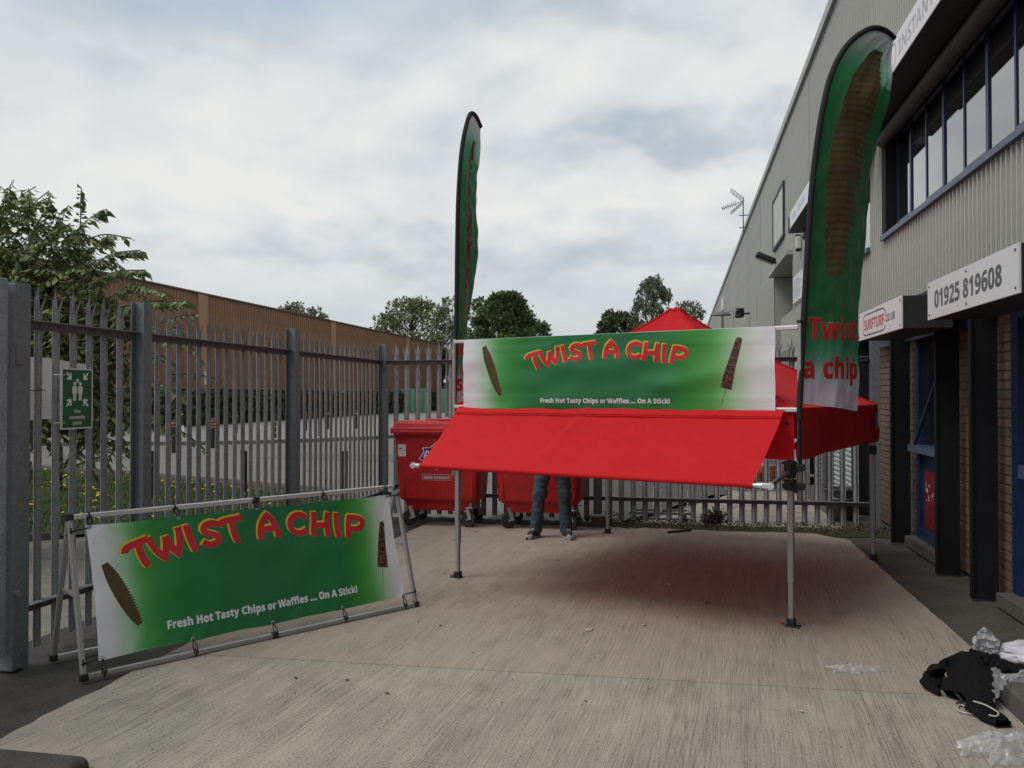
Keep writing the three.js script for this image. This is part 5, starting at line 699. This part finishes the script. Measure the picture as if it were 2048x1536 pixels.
// ---------------------------------------------------------------- vegetation
function leafCloud(list, o = {}) { // list: [position, direction, size, tint]; each leaf a folded lance of four triangles
  const n = list.length, T = o.simple ? 2 : 4, pos = new Float32Array(n * T * 9), col = new Float32Array(n * T * 9); let k = 0;
  const side = new THREE.Vector3(), nor = new THREE.Vector3(), base = o.color ?? [0.06, 0.1, 0.03];
  const put = (p, c) => { pos[k] = p.x; pos[k + 1] = p.y; pos[k + 2] = p.z; col[k] = c[0]; col[k + 1] = c[1]; col[k + 2] = c[2]; k += 3; };
  for (const [p, d, s, tint, roll] of list) {
    side.set(-d.z, 0, d.x); if (side.lengthSq() < 1e-4) side.set(1, 0, 0); side.normalize().applyAxisAngle(d, roll ?? 0); nor.crossVectors(d, side).normalize();
    const w = s * (o.width ?? 0.24), a = p, b = p.clone().addScaledVector(d, s * 0.42).addScaledVector(side, w).addScaledVector(nor, s * 0.06), c = p.clone().addScaledVector(d, s * 0.42).addScaledVector(side, -w).addScaledVector(nor, s * 0.06), m = p.clone().addScaledVector(d, s * 0.45).addScaledVector(nor, -s * 0.03), e = p.clone().addScaledVector(d, s).addScaledVector(nor, -s * 0.14);
    const cc = [base[0] * tint[0], base[1] * tint[1], base[2] * tint[2]];
    if (o.simple) { put(a, cc); put(b, cc); put(e, cc); put(a, cc); put(e, cc); put(c, cc); } else { put(a, cc); put(b, cc); put(m, cc); put(b, cc); put(e, cc); put(m, cc); put(a, cc); put(m, cc); put(c, cc); put(m, cc); put(e, cc); put(c, cc); }
  }
  const g = new THREE.BufferGeometry(); g.setAttribute('position', new THREE.BufferAttribute(pos, 3)); g.setAttribute('color', new THREE.BufferAttribute(col, 3)); g.computeVertexNormals(); return g;
}
const leafMat = PH({ vertexColors: true, roughness: 0.75, transmission: 0.28, thickness: 0 });
const leafMatFar = S({ vertexColors: true, roughness: 0.85 });
const dirR = (r, up = 0) => { const a = r() * 6.283, z = r() * 2 - 1, q = Math.sqrt(1 - z * z); return new THREE.Vector3(q * Math.cos(a), z + up, q * Math.sin(a)).normalize(); };
{ // the cherry tree behind the left fence: arching limbs, twigs with rows of hanging leaves
  const t = thing('cherry_tree', 'leafy green cherry tree behind the fence at the left edge', 'tree', [-7.0, -0.03, 7.3]);
  const r = rng(91), base = P(-7.0, -0.03, 7.3); const limbs = [], twigs = [], leaves = [];
  limbs.push(rod(base.clone(), base.clone().add(L3(0.05, 1.0, 0)), 0.1, 12, 0.075));
  const crown = base.clone().add(L3(0.05, 0.95, 0));
  const addTwig = (pts, n, s0) => { const c = new THREE.CatmullRomCurve3(pts); twigs.push(new THREE.TubeGeometry(c, 7, 0.006, 4, false)); const L = c.getLength(), m = Math.round(L * n); for (let i = 0; i < m; i++) { const q = 0.06 + 0.94 * (i + r() * 0.8) / m, p = c.getPoint(Math.min(1, q)), tg = c.getTangent(Math.min(1, q)); const sd = L3(-tg.z, 0, tg.x).normalize().multiplyScalar(i % 2 ? 1 : -1); const d = tg.clone().multiplyScalar(0.35 + 0.3 * r()).add(sd.multiplyScalar(0.45 + 0.4 * r())).add(L3(0, -0.35 - 0.75 * r(), 0)).normalize(); const k = 0.7 + 0.6 * r(); leaves.push([p, d, s0 * (0.7 + 0.6 * r()), [k * (0.9 + 0.35 * r()), k, k * (0.8 + 0.3 * r())], (r() - 0.5) * 1.2]); } };
  const limb = (dir, len, lift) => { const p1 = crown.clone().addScaledVector(dir, len * 0.4).add(L3(0, lift * 0.55, 0)), p2 = crown.clone().addScaledVector(dir, len).add(L3(0, lift, 0)); const c = new THREE.CatmullRomCurve3([crown.clone(), p1, p2]); limbs.push(new THREE.TubeGeometry(c, 10, 0.028, 6, false)); return c; };
  for (let i = 0; i < 30; i++) {
    const a = i * 2.4 + r() * 0.5, len = 0.8 + r() * 0.8, lift = 0.15 + 2.3 * Math.pow(r(), 0.8); const c = limb(L3(Math.cos(a), 0, Math.sin(a)), len * (1.1 - lift * 0.17), lift);
    for (let k = 0; k < 7; k++) { const q = 0.3 + 0.7 * r(), p = c.getPoint(q), o = dirR(r, 0.25), l = 0.3 + 0.4 * r(); addTwig([p, p.clone().addScaledVector(o, l * 0.5).add(L3(0, 0.05, 0)), p.clone().addScaledVector(o, l).add(L3(0, -0.1 * r(), 0))], 30, 0.105); }
  }
  // limbs that show against the sky: a tall leader and long shoots to the right
  const sprig = (pts, n, s) => { addTwig(pts, n, s); };
  const W = (px, py, d) => { const s = (px - 1024) / 1715, X = s * d; return P(0.9812 * X - 0.1928 * d, 1.62 + (790 - py) * d / 1715, 0.1928 * X + 0.9812 * d); }; // measured on the photograph, at the tree's distance
  for (const [pts, n] of [[[[155, 560, 8.6], [158, 470, 8.6], [160, 375, 8.6]], 46], [[[140, 470, 8.6], [185, 430, 8.4], [212, 418, 8.3]], 40], [[[150, 540, 8.6], [205, 480, 8.4], [214, 470, 8.3]], 34], [[[150, 570, 8.5], [215, 510, 8.2], [278, 500, 8.0]], 40], [[[150, 600, 8.4], [220, 545, 8.0], [290, 540, 7.8]], 42], [[[180, 640, 8.2], [280, 605, 7.8], [375, 602, 7.5]], 34], [[[170, 640, 8.2], [260, 570, 7.9], [330, 585, 7.6]], 30], [[[40, 480, 8.8], [45, 420, 8.8], [50, 388, 8.8]], 44], [[[0, 450, 8.8], [10, 400, 8.8], [18, 380, 8.8]], 44], [[[90, 470, 8.6], [110, 420, 8.5], [98, 405, 8.5]], 40], [[[330, 690, 7.4], [345, 660, 7.3], [360, 650, 7.2]], 36], [[[260, 760, 8], [330, 770, 7.8], [352, 790, 7.7]], 30], [[[200, 800, 8], [290, 820, 7.9], [330, 860, 7.8]], 36], [[[250, 830, 8.5], [330, 850, 8.3], [350, 865, 8.2]], 36]]) sprig(pts.map((p) => W(...p)), n * 1.5, 0.112);
  for (let i = 0; i < 430; i++) { const px = -90 + 300 * r(), py = 425 + 390 * r() + (px > 130 ? (px - 130) * 1.4 : 0), d = 7.6 + 1.6 * r(), p = W(px, py, d), o = dirR(r, 0.1); sprig([p, p.clone().addScaledVector(o, 0.2).add(L3(0, 0.04, 0)), p.clone().addScaledVector(o, 0.45).add(L3(0, -0.05, 0))], 34, 0.09); }
  for (let i = 0; i < 150; i++) { const px = -60 + 300 * r(), py = 530 + 190 * r(), d = 7.8 + 1.4 * r(), p = W(px, py + (px > 170 ? 50 : 0), d), o = dirR(r, 0.1); sprig([p, p.clone().addScaledVector(o, 0.18).add(L3(0, 0.03, 0)), p.clone().addScaledVector(o, 0.4).add(L3(0, -0.05, 0))], 32, 0.09); }
  for (let i = 0; i < 170; i++) { const px = 40 + 310 * r(), py = 640 + 240 * r(), d = 8 + 2 * r(); if (px > 240 && r() < 0.4) continue; const p = W(px, py, d), o = dirR(r, -0.1); sprig([p, p.clone().addScaledVector(o, 0.2), p.clone().addScaledVector(o, 0.42).add(L3(0, -0.06, 0))], 30, 0.095); }
  wpart(t, 'trunk', join(limbs), M.bark); wpart(t, 'twigs', join(twigs), M.bark);
  // the three hundred leaves that show largest are leaves of their own; the rest make the crown
  const cam = L3(0, 1.62, 0); leaves.sort((a, b) => a[0].distanceTo(cam) / a[2] - b[0].distanceTo(cam) / b[2]);
  const colour = [0.13, 0.185, 0.055]; const single = leaves.slice(0, 300), rest = leaves.slice(300);
  const proto = [0.8, 1, 1.25].map((k) => leafCloud([[L3(0, 0, 0), L3(0, 1, 0), 1, [k, k, k], 0]], { color: colour }));
  single.forEach(([p, d, s], i) => { const m = part(t, 'leaf', proto[i % 3], leafMat); m.position.copy(p).sub(t.position); m.quaternion.setFromUnitVectors(L3(0, 1, 0), d); m.rotateY(i * 2.1); m.scale.setScalar(s); });
  const cr = wpart(t, 'crown', leafCloud(rest, { color: colour }), leafMat); cr.userData.kind = 'stuff';
}
function farTree(name, label, px, d, topY, wpx, o = {}) { // placed by bearing and distance; a trunk with limbs and clumps of leaf-sized faces
  const s = (px - 1024) / 1715, X = s * d, at = [0.9812 * X - 0.1928 * d, -0.05, 0.1928 * X + 0.9812 * d], H = 1.62 + (790 - topY) * d / 1715, Rw = wpx * d / 1715 / 2;
  const t = thing(name, label, 'tree', at, 0, 'trees beyond the yard'); const r = rng(Math.round(px * 7 + d)); const b = P(...at), limbs = [], leaves = [];
  limbs.push(rod(b.clone(), b.clone().add(L3(0, H * 0.5, 0)), Rw * 0.07, 8, Rw * 0.04), rod(b.clone().add(L3(0, H * 0.5, 0)), b.clone().add(L3(0, H * 0.93, 0)), Rw * 0.04, 6, Rw * 0.01));
  const N = o.clumps ?? 80, low = o.low ?? 0.32;
  for (let i = 0; i < N; i++) {
    const q = Math.pow(r(), 0.85), h = lerp(low, 0.97, q), prof = (o.shape ?? ((k) => Math.sqrt(Math.max(0, 1 - Math.pow(k * 1.9 - 0.85, 2)))))((h - low) / (1 - low)), a = r() * 6.283, rr = Rw * prof * (0.55 + 0.42 * Math.sqrt(r())), c = b.clone().add(L3(Math.cos(a) * rr, H * h, Math.sin(a) * rr)), cs = Rw * (o.clump ?? 0.24) * (0.6 + 0.7 * r());
    const st = b.clone().add(L3(0, H * Math.max(0.25, h - 0.22), 0)); limbs.push(rod(st, c, Rw * 0.012, 4, Rw * 0.005));
    const tint = 0.65 + 0.6 * r(), M2 = Math.round((o.leaves ?? 55) * (0.7 + 0.6 * r()));
    for (let k = 0; k < M2; k++) { const u = dirR(r), rad = cs * Math.pow(r(), 0.5); const p = c.clone().add(u.clone().multiplyScalar(rad).multiply(L3(1, o.droop ? 1.5 : 0.75, 1))); if (o.droop) p.y -= cs * 0.4 * r(); const dd = o.droop ? L3(u.x * 0.4, -1, u.z * 0.4).normalize() : u.clone().add(L3(0, 0.3, 0)).normalize(); const k2 = tint * (0.75 + 0.5 * r()); leaves.push([p, dd, (o.leaf ?? 0.3) * (0.6 + 0.8 * r()), [k2 * (0.9 + 0.25 * r()), k2, k2], r() * 3]); }
  }
  wpart(t, 'trunk', join(limbs), M.bark); const cr = wpart(t, 'crown', leafCloud(leaves, { simple: true, color: o.color ?? [0.07, 0.1, 0.035], width: 0.34 }), leafMatFar); cr.userData.kind = 'stuff'; return t;
}
farTree('ash_tree', 'light green treetops rising over the brown warehouse roof', 585, 125, 603, 105, { clumps: 90, leaf: 0.4, leaves: 40, color: [0.17, 0.2, 0.095], clump: 0.2 });
farTree('ash_tree', 'small light treetop at the right of the others over the warehouse roof', 632, 125, 614, 55, { clumps: 40, leaf: 0.38, leaves: 30, color: [0.17, 0.2, 0.095] });
farTree('willow_tree', 'wide grey green tree behind the street lamp', 822, 118, 596, 150, { clumps: 140, leaf: 0.4, leaves: 46, color: [0.16, 0.185, 0.09], clump: 0.2 });
farTree('willow_tree', 'thin airy tree directly behind the left feather flag', 905, 105, 592, 85, { clumps: 70, leaf: 0.34, leaves: 34, color: [0.165, 0.19, 0.1], clump: 0.2 });
farTree('sycamore_tree', 'dense dark green tree right of the left feather flag', 1010, 85, 586, 120, { clumps: 170, leaf: 0.36, leaves: 75, color: [0.09, 0.135, 0.042], clump: 0.22 });
farTree('sycamore_tree', 'low spreading green tree right of the dense dark tree', 1066, 88, 640, 90, { clumps: 70, leaf: 0.34, leaves: 44, color: [0.105, 0.145, 0.055], clump: 0.2 });
farTree('sycamore_tree', 'thin tree between the left feather flag and the dense tree', 962, 92, 592, 60, { clumps: 50, leaf: 0.34, leaves: 34, color: [0.14, 0.17, 0.075] });
farTree('hawthorn_tree', 'rounded dark bush like tree left of the birch', 1232, 74, 622, 85, { clumps: 110, leaf: 0.3, leaves: 60, color: [0.085, 0.105, 0.04] });
farTree('birch_tree', 'tall drooping birch behind the gazebo peak', 1305, 68, 546, 88, { clumps: 120, leaf: 0.2, leaves: 60, droop: true, color: [0.095, 0.115, 0.062], clump: 0.2, shape: (k) => 0.35 + 0.6 * Math.sin(Math.PI * Math.min(1, k * 0.8 + 0.12)) - 0.35 * smooth(k, 0.8, 1) });
farTree('willow_tree', 'pale sparse tree between the gazebo peak and the grey unit', 1378, 82, 600, 75, { clumps: 60, leaf: 0.3, leaves: 32, color: [0.175, 0.2, 0.115] });
farTree('sycamore_tree', 'green tree beside the end of the brown warehouse', 895, 98, 700, 50, { clumps: 60, leaf: 0.34, leaves: 50, color: [0.075, 0.11, 0.04], low: 0.1 });

{ // clipped hedge in front of the brown warehouse
  const r = rng(301), list = []; const h = thing('hedge', 'dark green clipped hedge along the foot of the brown warehouse', 'hedge', [-24.6, -0.05, 62]);
  for (let i = 0; i < 16000; i++) { const v = 24 + 78 * r(), top = 1.72 + 0.16 * n2(v * 0.5, 3) + 0.1 * n2(v * 2, 8), face = r(), y = 0.2 + (top - 0.2) * Math.pow(r(), 0.7), u = -25.2 + 1.1 * (face < 0.7 ? 1 : r()) + 0.18 * n2(v * 1.3, y * 2); const d = dirR(r, 0.3); const k = 0.6 + 0.7 * r(); list.push([P(u, y, v), d, 0.16 + 0.16 * r(), [k, k, k], r() * 3]); }
  wpart(h, 'core', box(-25.4, -24.5, -0.05, 1.55, 24, 102), S({ color: rgb(0.045, 0.07, 0.025), roughness: 1 }));
  const cr = wpart(h, 'foliage', leafCloud(list, { simple: true, color: [0.045, 0.07, 0.025], width: 0.4 }), leafMatFar); cr.userData.kind = 'stuff';
}
{ // grass verge with dandelions
  const poly = [[-18, 17.2], [-13, 16.0], [-10, 14.9], [-7.6, 13.9], [-5.6, 12.9], [-4.9, 11.8], [-6.7, 9.1], [-8.3, 7.6], [-10.4, 5.8], [-14, 3.3], [-18, 3.3]];
  struct('verge_soil', polyGround(poly, -0.012), S({ color: rgb(0.055, 0.07, 0.025), map: withRep(tarmacT, 1.2), roughness: 1 }));
  const inside = (u, v) => { let c = false; for (let i = 0, j = poly.length - 1; i < poly.length; j = i++) { const [xi, yi] = poly[i], [xj, yj] = poly[j]; if ((yi > v) !== (yj > v) && u < (xj - xi) * (v - yi) / (yj - yi) + xi) c = !c; } return c; };
  const r = rng(17), blade = new THREE.BufferGeometry(); blade.setAttribute('position', new THREE.Float32BufferAttribute([-0.004, 0, 0, 0.004, 0, 0, 0.003, 0.5, 0.08, -0.004, 0, 0, 0.003, 0.5, 0.08, -0.003, 0.5, 0.08, -0.003, 0.5, 0.08, 0.003, 0.5, 0.08, 0, 1, 0.3], 3)); blade.computeVertexNormals();
  const N = 46000, g = new THREE.InstancedMesh(blade, S({ color: 0xffffff, roughness: 0.8 }), N); g.name = 'grass'; g.userData = { kind: 'stuff', label: 'rough green grass on the verge beyond the left fence', category: 'grass' };
  const m = new THREE.Matrix4(), q = new THREE.Quaternion(), c = new THREE.Color(); let i = 0;
  while (i < N) { const u = -15 + 10.3 * r(), v = 5 + 11.5 * r(); if (!inside(u, v)) continue; const s = 0.05 + 0.08 * r() * (0.7 + 0.5 * n2(u * 0.8, v * 0.8)); q.setFromEuler(new THREE.Euler((r() - 0.5) * 0.6, r() * 6.28, (r() - 0.5) * 0.6)); m.compose(P(u, -0.015, v), q, L3(1.4, s, s)); g.setMatrixAt(i, m); const k = 0.6 + 0.7 * r(); c.setRGB(0.075 * k * (1 + 0.3 * n2(u, v)), 0.115 * k, 0.028 * k); g.setColorAt(i, c); i++; }
  scene.add(g);
  const head = new THREE.CylinderGeometry(0.021, 0.008, 0.014, 9), ND = 420, dm = new THREE.InstancedMesh(head, S({ color: rgb(0.55, 0.40, 0.02), roughness: 0.8 }), ND); dm.name = 'dandelion_flowers'; dm.userData = { kind: 'stuff', label: 'yellow dandelion flowers dotted through the verge grass', category: 'flowers' };
  i = 0; while (i < ND) { const u = -14 + 9.2 * r(), v = 7 + 9 * r(); if (!inside(u, v) || n2(u * 0.9 + 4, v * 0.9) < -0.1) continue; q.setFromEuler(new THREE.Euler((r() - 0.5) * 0.8 + 0.2, 0, (r() - 0.5) * 0.8)); m.compose(P(u, 0.07 + 0.06 * r(), v), q, L3(1, 1, 1).multiplyScalar(0.8 + 0.6 * r())); dm.setMatrixAt(i++, m); }
  scene.add(dm);
  // moss, leaf litter and weeds along the foot of the rear fence
  const moss = struct('moss_bank', grid(160, 10, (s, t) => { const u = -3.6 + 6.3 * s, v = 10.45 + 0.55 * t - 0.05 * n2(u * 2, 1), e = Math.sin(Math.PI * t); return P(u, -0.012 + e * (0.035 + 0.03 * fbm2(u * 5, v * 9, 3) + 0.012 * n2(u * 23, v * 23)), v); }), S({ color: rgb(0.05, 0.05, 0.022), map: withRep(mottle, 3), roughness: 1 })); moss.userData.label = 'mossy soil along the foot of the rear fence';
  { const uv = moss.geometry.attributes.uv; for (let k = 0; k < uv.count; k++) uv.setXY(k, uv.getX(k) * 6.3, uv.getY(k) * 0.55); }
  const ll = []; for (let k = 0; k < 1500; k++) { const u = -1.3 + 3.7 * r(), v = 10.5 + 0.5 * r(), d = dirR(r, 0.1), kk = 0.6 + 0.9 * r(), dry = r() < 0.65; ll.push([P(u, 0.02 + 0.04 * r(), v), d, 0.015 + 0.025 * r(), dry ? [2.2 * kk, 1.0 * kk, 1.6 * kk] : [0.8 * kk, 0.75 * kk, 0.8 * kk], r() * 6]); }
  for (let k = 0; k < 26; k++) { const u = -1.2 + 3.4 * r(), v = 10.8 + 0.3 * r(), hh = 0.05 + 0.16 * r() * r(), p = P(u, 0.02, v); for (let j = 0; j < 9; j++) { const d = dirR(r, 1.3); ll.push([p.clone().addScaledVector(d, hh * j / 9), d, 0.025 + 0.03 * r(), [1.1, 1.2, 1], r() * 6]); } }
  const lm = new THREE.Mesh(leafCloud(ll, { simple: true, color: [0.05, 0.07, 0.02], width: 0.35 }), leafMatFar); lm.name = 'weeds'; lm.userData = { kind: 'stuff', label: 'weeds and dead leaves along the foot of the rear fence', category: 'weeds' }; scene.add(lm);
  const tw = thing('twig_heap', 'dark brown dead shrub against the foot of the rear fence', 'shrub', [0.32, 0, 10.85]);
  const st = [], dl = []; for (let k = 0; k < 18; k++) { const d = dirR(r, 0.9), a = P(0.36 + 0.06 * r(), 0.02, 10.84), e = a.clone().addScaledVector(d, 0.05 + 0.12 * r()); st.push(rod(a, e, 0.004, 4)); for (let j = 0; j < 14; j++) dl.push([e.clone().addScaledVector(dirR(r), 0.07 * r()), dirR(r, -0.2), 0.04 + 0.04 * r(), [1, 1, 1], r() * 6]); } wpart(tw, 'stems', join(st), M.bark); const dk = wpart(tw, 'dead_leaves', leafCloud(dl, { simple: true, color: [0.04, 0.022, 0.014] }), leafMatFar); dk.userData.kind = 'stuff';
  const stick = thing('broken_stick', 'thin dark stick on the concrete behind the gazebo', 'stick', [0.0, 0, 10.3]); wpart(stick, 'stick', rod(P(-0.15, 0.015, 10.22), P(0.12, 0.02, 10.42), 0.014, 7), M.bark);
}

// ---------------------------------------------------------------- things beyond the fences
const polar = (px, d) => { const X = (px - 1024) / 1715 * d; return [0.9812 * X - 0.1928 * d, 0.1928 * X + 0.9812 * d]; };
{ // square black bollards by the verge
  const spots = [[118, 14.6, 'black square bollard in the verge beside the fire sign'], [184, 20.5, 'black square bollard farthest left beyond the verge'], [303, 13.6, 'black square bollard in the dandelions left of the middle fence post'], [488, 13.6, 'black square bollard behind the middle of the A-frame rail'], [688, 13.6, 'black square bollard behind the right end of the A-frame rail'], [846, 26, 'black square bollard just above the left bin'], [640, 33, 'thin far black bollard right of the middle fence post']];
  const g = join([metric(rbox(0.1, 0.78, 0.1, 0.012)).translate(0, 0.33, 0)]), cap = rbox(0.104, 0.03, 0.104, 0.012).translate(0, 0.722, 0), m = S({ color: rgb(0.012, 0.013, 0.017), roughness: 0.6 });
  spots.forEach(([px, d, label], i) => { const [u, v] = polar(px, d), t = thing('square_bollard', label, 'bollard', [u, 0, v], 0.2 * i, 'square black bollards'); part(t, 'shaft', g, m); part(t, 'cap', cap, m); });
  const kinds = { yellow: [rgb(0.42, 0.38, 0.08), [0.3, 0.5, 0.7]], orange: [rgb(0.36, 0.15, 0.04), [0.66, 0.76, 0.86]], cream: [rgb(0.45, 0.43, 0.2), [0.82]] };
  const black = S({ color: rgb(0.014, 0.014, 0.018), roughness: 0.55 });
  for (const [px, d, kind, label] of [[549, 31.6, 'yellow', 'black bollard with three yellow bands left of the middle fence post'], [349, 24.8, 'orange', 'black bollard with orange bands nearest on the road'], [426, 27, 'orange', 'black bollard with orange bands second along the road'], [611, 38, 'orange', 'black bollard with orange bands just right of the middle fence post'], [588, 33, 'cream', 'black bollard with one cream band hidden partly by the fence post'], [363, 38, 'cream', 'far black bollard with a cream band left of the near ones'], [472, 36, 'cream', 'far black bollard with a cream band by the hedge'], [655, 40, 'cream', 'far black bollard with a cream band toward the corner of the fence'], [712, 40, 'cream', 'far black bollard with a cream band nearest the fence corner'], [58 + 10, 26, 'orange', 'black bollard with orange bands left of the fire sign']]) {
    const [u, v] = polar(px, d), t = thing('banded_bollard', label, 'bollard', [u, -0.05, v], 0, 'round banded bollards on the road');
    part(t, 'shaft', new THREE.LatheGeometry([[0, 0], [0.075, 0], [0.075, 0.86], [0.07, 0.92], [0.05, 0.95], [0, 0.96]].map(([x, y]) => new THREE.Vector2(x, y)), 18), black);
    const [c, ys] = kinds[kind], bm = S({ color: c, roughness: 0.5 }); for (const y of ys) part(t, 'band', new THREE.CylinderGeometry(0.0775, 0.0775, 0.055, 18, 1, true).translate(0, y, 0), bm);
  }
  for (const [px, d, label] of [[364, 37, 'small white marker at the foot of a far bollard on the left'], [518, 40, 'white marker plate lying on the road before the hedge']]) { const [u, v] = polar(px, d), t = thing('marker_plate', label, 'marker', [u, 0, v]); part(t, 'plate', rbox(0.2, 0.35, 0.12, 0.02).rotateZ(0.25).translate(0, 0.13, 0), M.whiteBoard); part(t, 'foot', rbox(0.3, 0.06, 0.24, 0.02).translate(0, 0.02, 0), M.rubber); }
  // street lamp
  const [lu, lv] = polar(893, 62), l = thing('street_lamp', 'slim grey street lamp post left of the left feather flag', 'lamp', [lu, -0.05, lv]); part(l, 'post', rod(L3(0, 0, 0), L3(0, 8.0, 0), 0.075, 10, 0.045), M.galvDark); part(l, 'head', rbox(0.95, 0.12, 0.3, 0.05).translate(-0.4, 8.02, 0), M.galvDark); part(l, 'base', rod(L3(0, 0, 0), L3(0, 1.1, 0), 0.11), M.galvDark);
  // green waste containers
  for (const [px, d, w, label] of [[820, 76, 3.35, 'turquoise green metal container behind the left bin'], [905, 78, 2.6, 'second turquoise green container half hidden by the left feather flag']]) {
    const [u, v] = polar(px, d), t = thing('green_container', label, 'container', [u, -0.05, v], 11 * R, 'green containers by the warehouse'); const tones = [[0.13, 0.34, 0.22], [0.10, 0.28, 0.16], [0.15, 0.40, 0.29]].map((c) => S({ color: rgb(...c), map: withRep(mottle, 0.8), roughness: 0.6 }));
    part(t, 'body', rbox(w, 2.15, 1.9, 0.04).translate(0, 1.12, -0.95), tones[1]); const n = Math.round(w / 0.42); for (let i = 0; i < n; i++) part(t, 'panel', rbox(w / n - 0.05, 2.05, 0.04, 0.012).translate(-w / 2 + (i + 0.5) * w / n, 1.15, 0.025), tones[(i * 7 + Math.round(px)) % 3]); part(t, 'skid', rbox(w, 0.12, 0.2, 0.02).translate(0, 0.06, -0.15), M.darkSteel); part(t, 'top_rim', rbox(w + 0.06, 0.08, 0.1, 0.02).translate(0, 2.2, 0), tones[0]);
  }
  // low trolley frame and block behind the rear fence
  const tf = thing('trolley_frame', 'low metal trolley frame with white uprights behind the rear fence', 'trolley', [-0.28, 0, 11.35], 0.06);
  part(tf, 'base_frame', join([bar(L3(-0.38, 0.1, 0.16), L3(0.38, 0.1, 0.16), 0.03), bar(L3(-0.38, 0.1, -0.16), L3(0.38, 0.1, -0.16), 0.03), bar(L3(-0.38, 0.1, -0.16), L3(-0.38, 0.1, 0.16), 0.03), bar(L3(0.38, 0.1, -0.16), L3(0.38, 0.1, 0.16), 0.03), bar(L3(-0.38, 0.03, 0.16), L3(0.38, 0.03, 0.16), 0.025)]), M.galvDark);
  for (const [x, z] of [[-0.37, 0.16], [-0.06, -0.16], [0.02, 0.16], [0.36, 0.16]]) part(tf, 'upright', rod(L3(x, 0.1, z), L3(x, 0.4, z), 0.012), M.whiteBoard);
  for (const [x, z] of [[-0.33, 0.16], [0.33, 0.16], [-0.33, -0.16], [0.33, -0.16]]) part(tf, 'castor', new THREE.CylinderGeometry(0.035, 0.035, 0.025, 12).rotateX(Math.PI / 2).translate(x, 0.02, z), M.rubber);
  const cb = thing('concrete_block', 'small concrete block on the ground right of the bins', 'block', [-0.97, 0, 10.55]); part(cb, 'block', metric(rbox(0.22, 0.125, 0.11, 0.012, 2)).translate(0, 0.066, 0), M.concreteBlock); part(cb, 'slab_cap', rbox(0.24, 0.02, 0.125, 0.006).translate(0, 0.139, 0), S({ color: rgb(0.36, 0.34, 0.3), roughness: 0.9 }));
  const pk = thing('brick_pallet', 'pallet of reddish bricks behind the right end of the awning', 'pallet', [1.35, -0.02, 15.6], 0.3);
  for (let i = 0; i < 4; i++) part(pk, 'slat', rbox(1.1, 0.022, 0.1, 0.004).translate(0, 0.13, -0.36 + i * 0.24), S({ color: rgb(0.24, 0.17, 0.1), roughness: 0.9 })); for (const x of [-0.5, 0, 0.5]) part(pk, 'bearer', rbox(0.1, 0.11, 0.9, 0.004).translate(x, 0.06, 0), S({ color: rgb(0.2, 0.14, 0.09), roughness: 0.9 }));
  const bg = metric(rbox(0.205, 0.06, 0.1, 0.006, 1), 3), bms = [[0.26, 0.1, 0.06], [0.3, 0.13, 0.08], [0.22, 0.09, 0.06]].map((c) => S({ color: rgb(...c), roughness: 0.95 })); const rr = rng(6);
  for (let y = 0; y < 4; y++) for (let x = 0; x < 4; x++) for (let z = 0; z < 3; z++) { if (y === 3 && rr() < 0.4) continue; const b = part(pk, 'brick', bg, bms[Math.floor(rr() * 3)]); b.position.set(-0.36 + x * 0.23 + (rr() - 0.5) * 0.02, 0.175 + y * 0.065, -0.2 + z * 0.14); b.rotation.y = (rr() - 0.5) * 0.1; }
  // dark plastic tub by the shutters
  const tb = thing('grey_tub', 'grey plastic tub standing by the roller shutter behind the fence', 'tub', [2.05, -0.02, 11.9]); part(tb, 'tub', new THREE.LatheGeometry([[0, 0.01], [0.16, 0.01], [0.2, 0.38], [0.215, 0.39], [0.215, 0.42], [0.19, 0.42], [0.16, 0.05], [0, 0.05]].map(([x, y]) => new THREE.Vector2(x, y)), 24), S({ color: rgb(0.06, 0.062, 0.065), roughness: 0.6 })); part(tb, 'handle', tube([L3(-0.2, 0.38, 0), L3(-0.1, 0.3, 0.2), L3(0.1, 0.3, 0.2), L3(0.2, 0.38, 0)], 0.006, 6), M.zinc);
}
renderer.render(scene, camera);
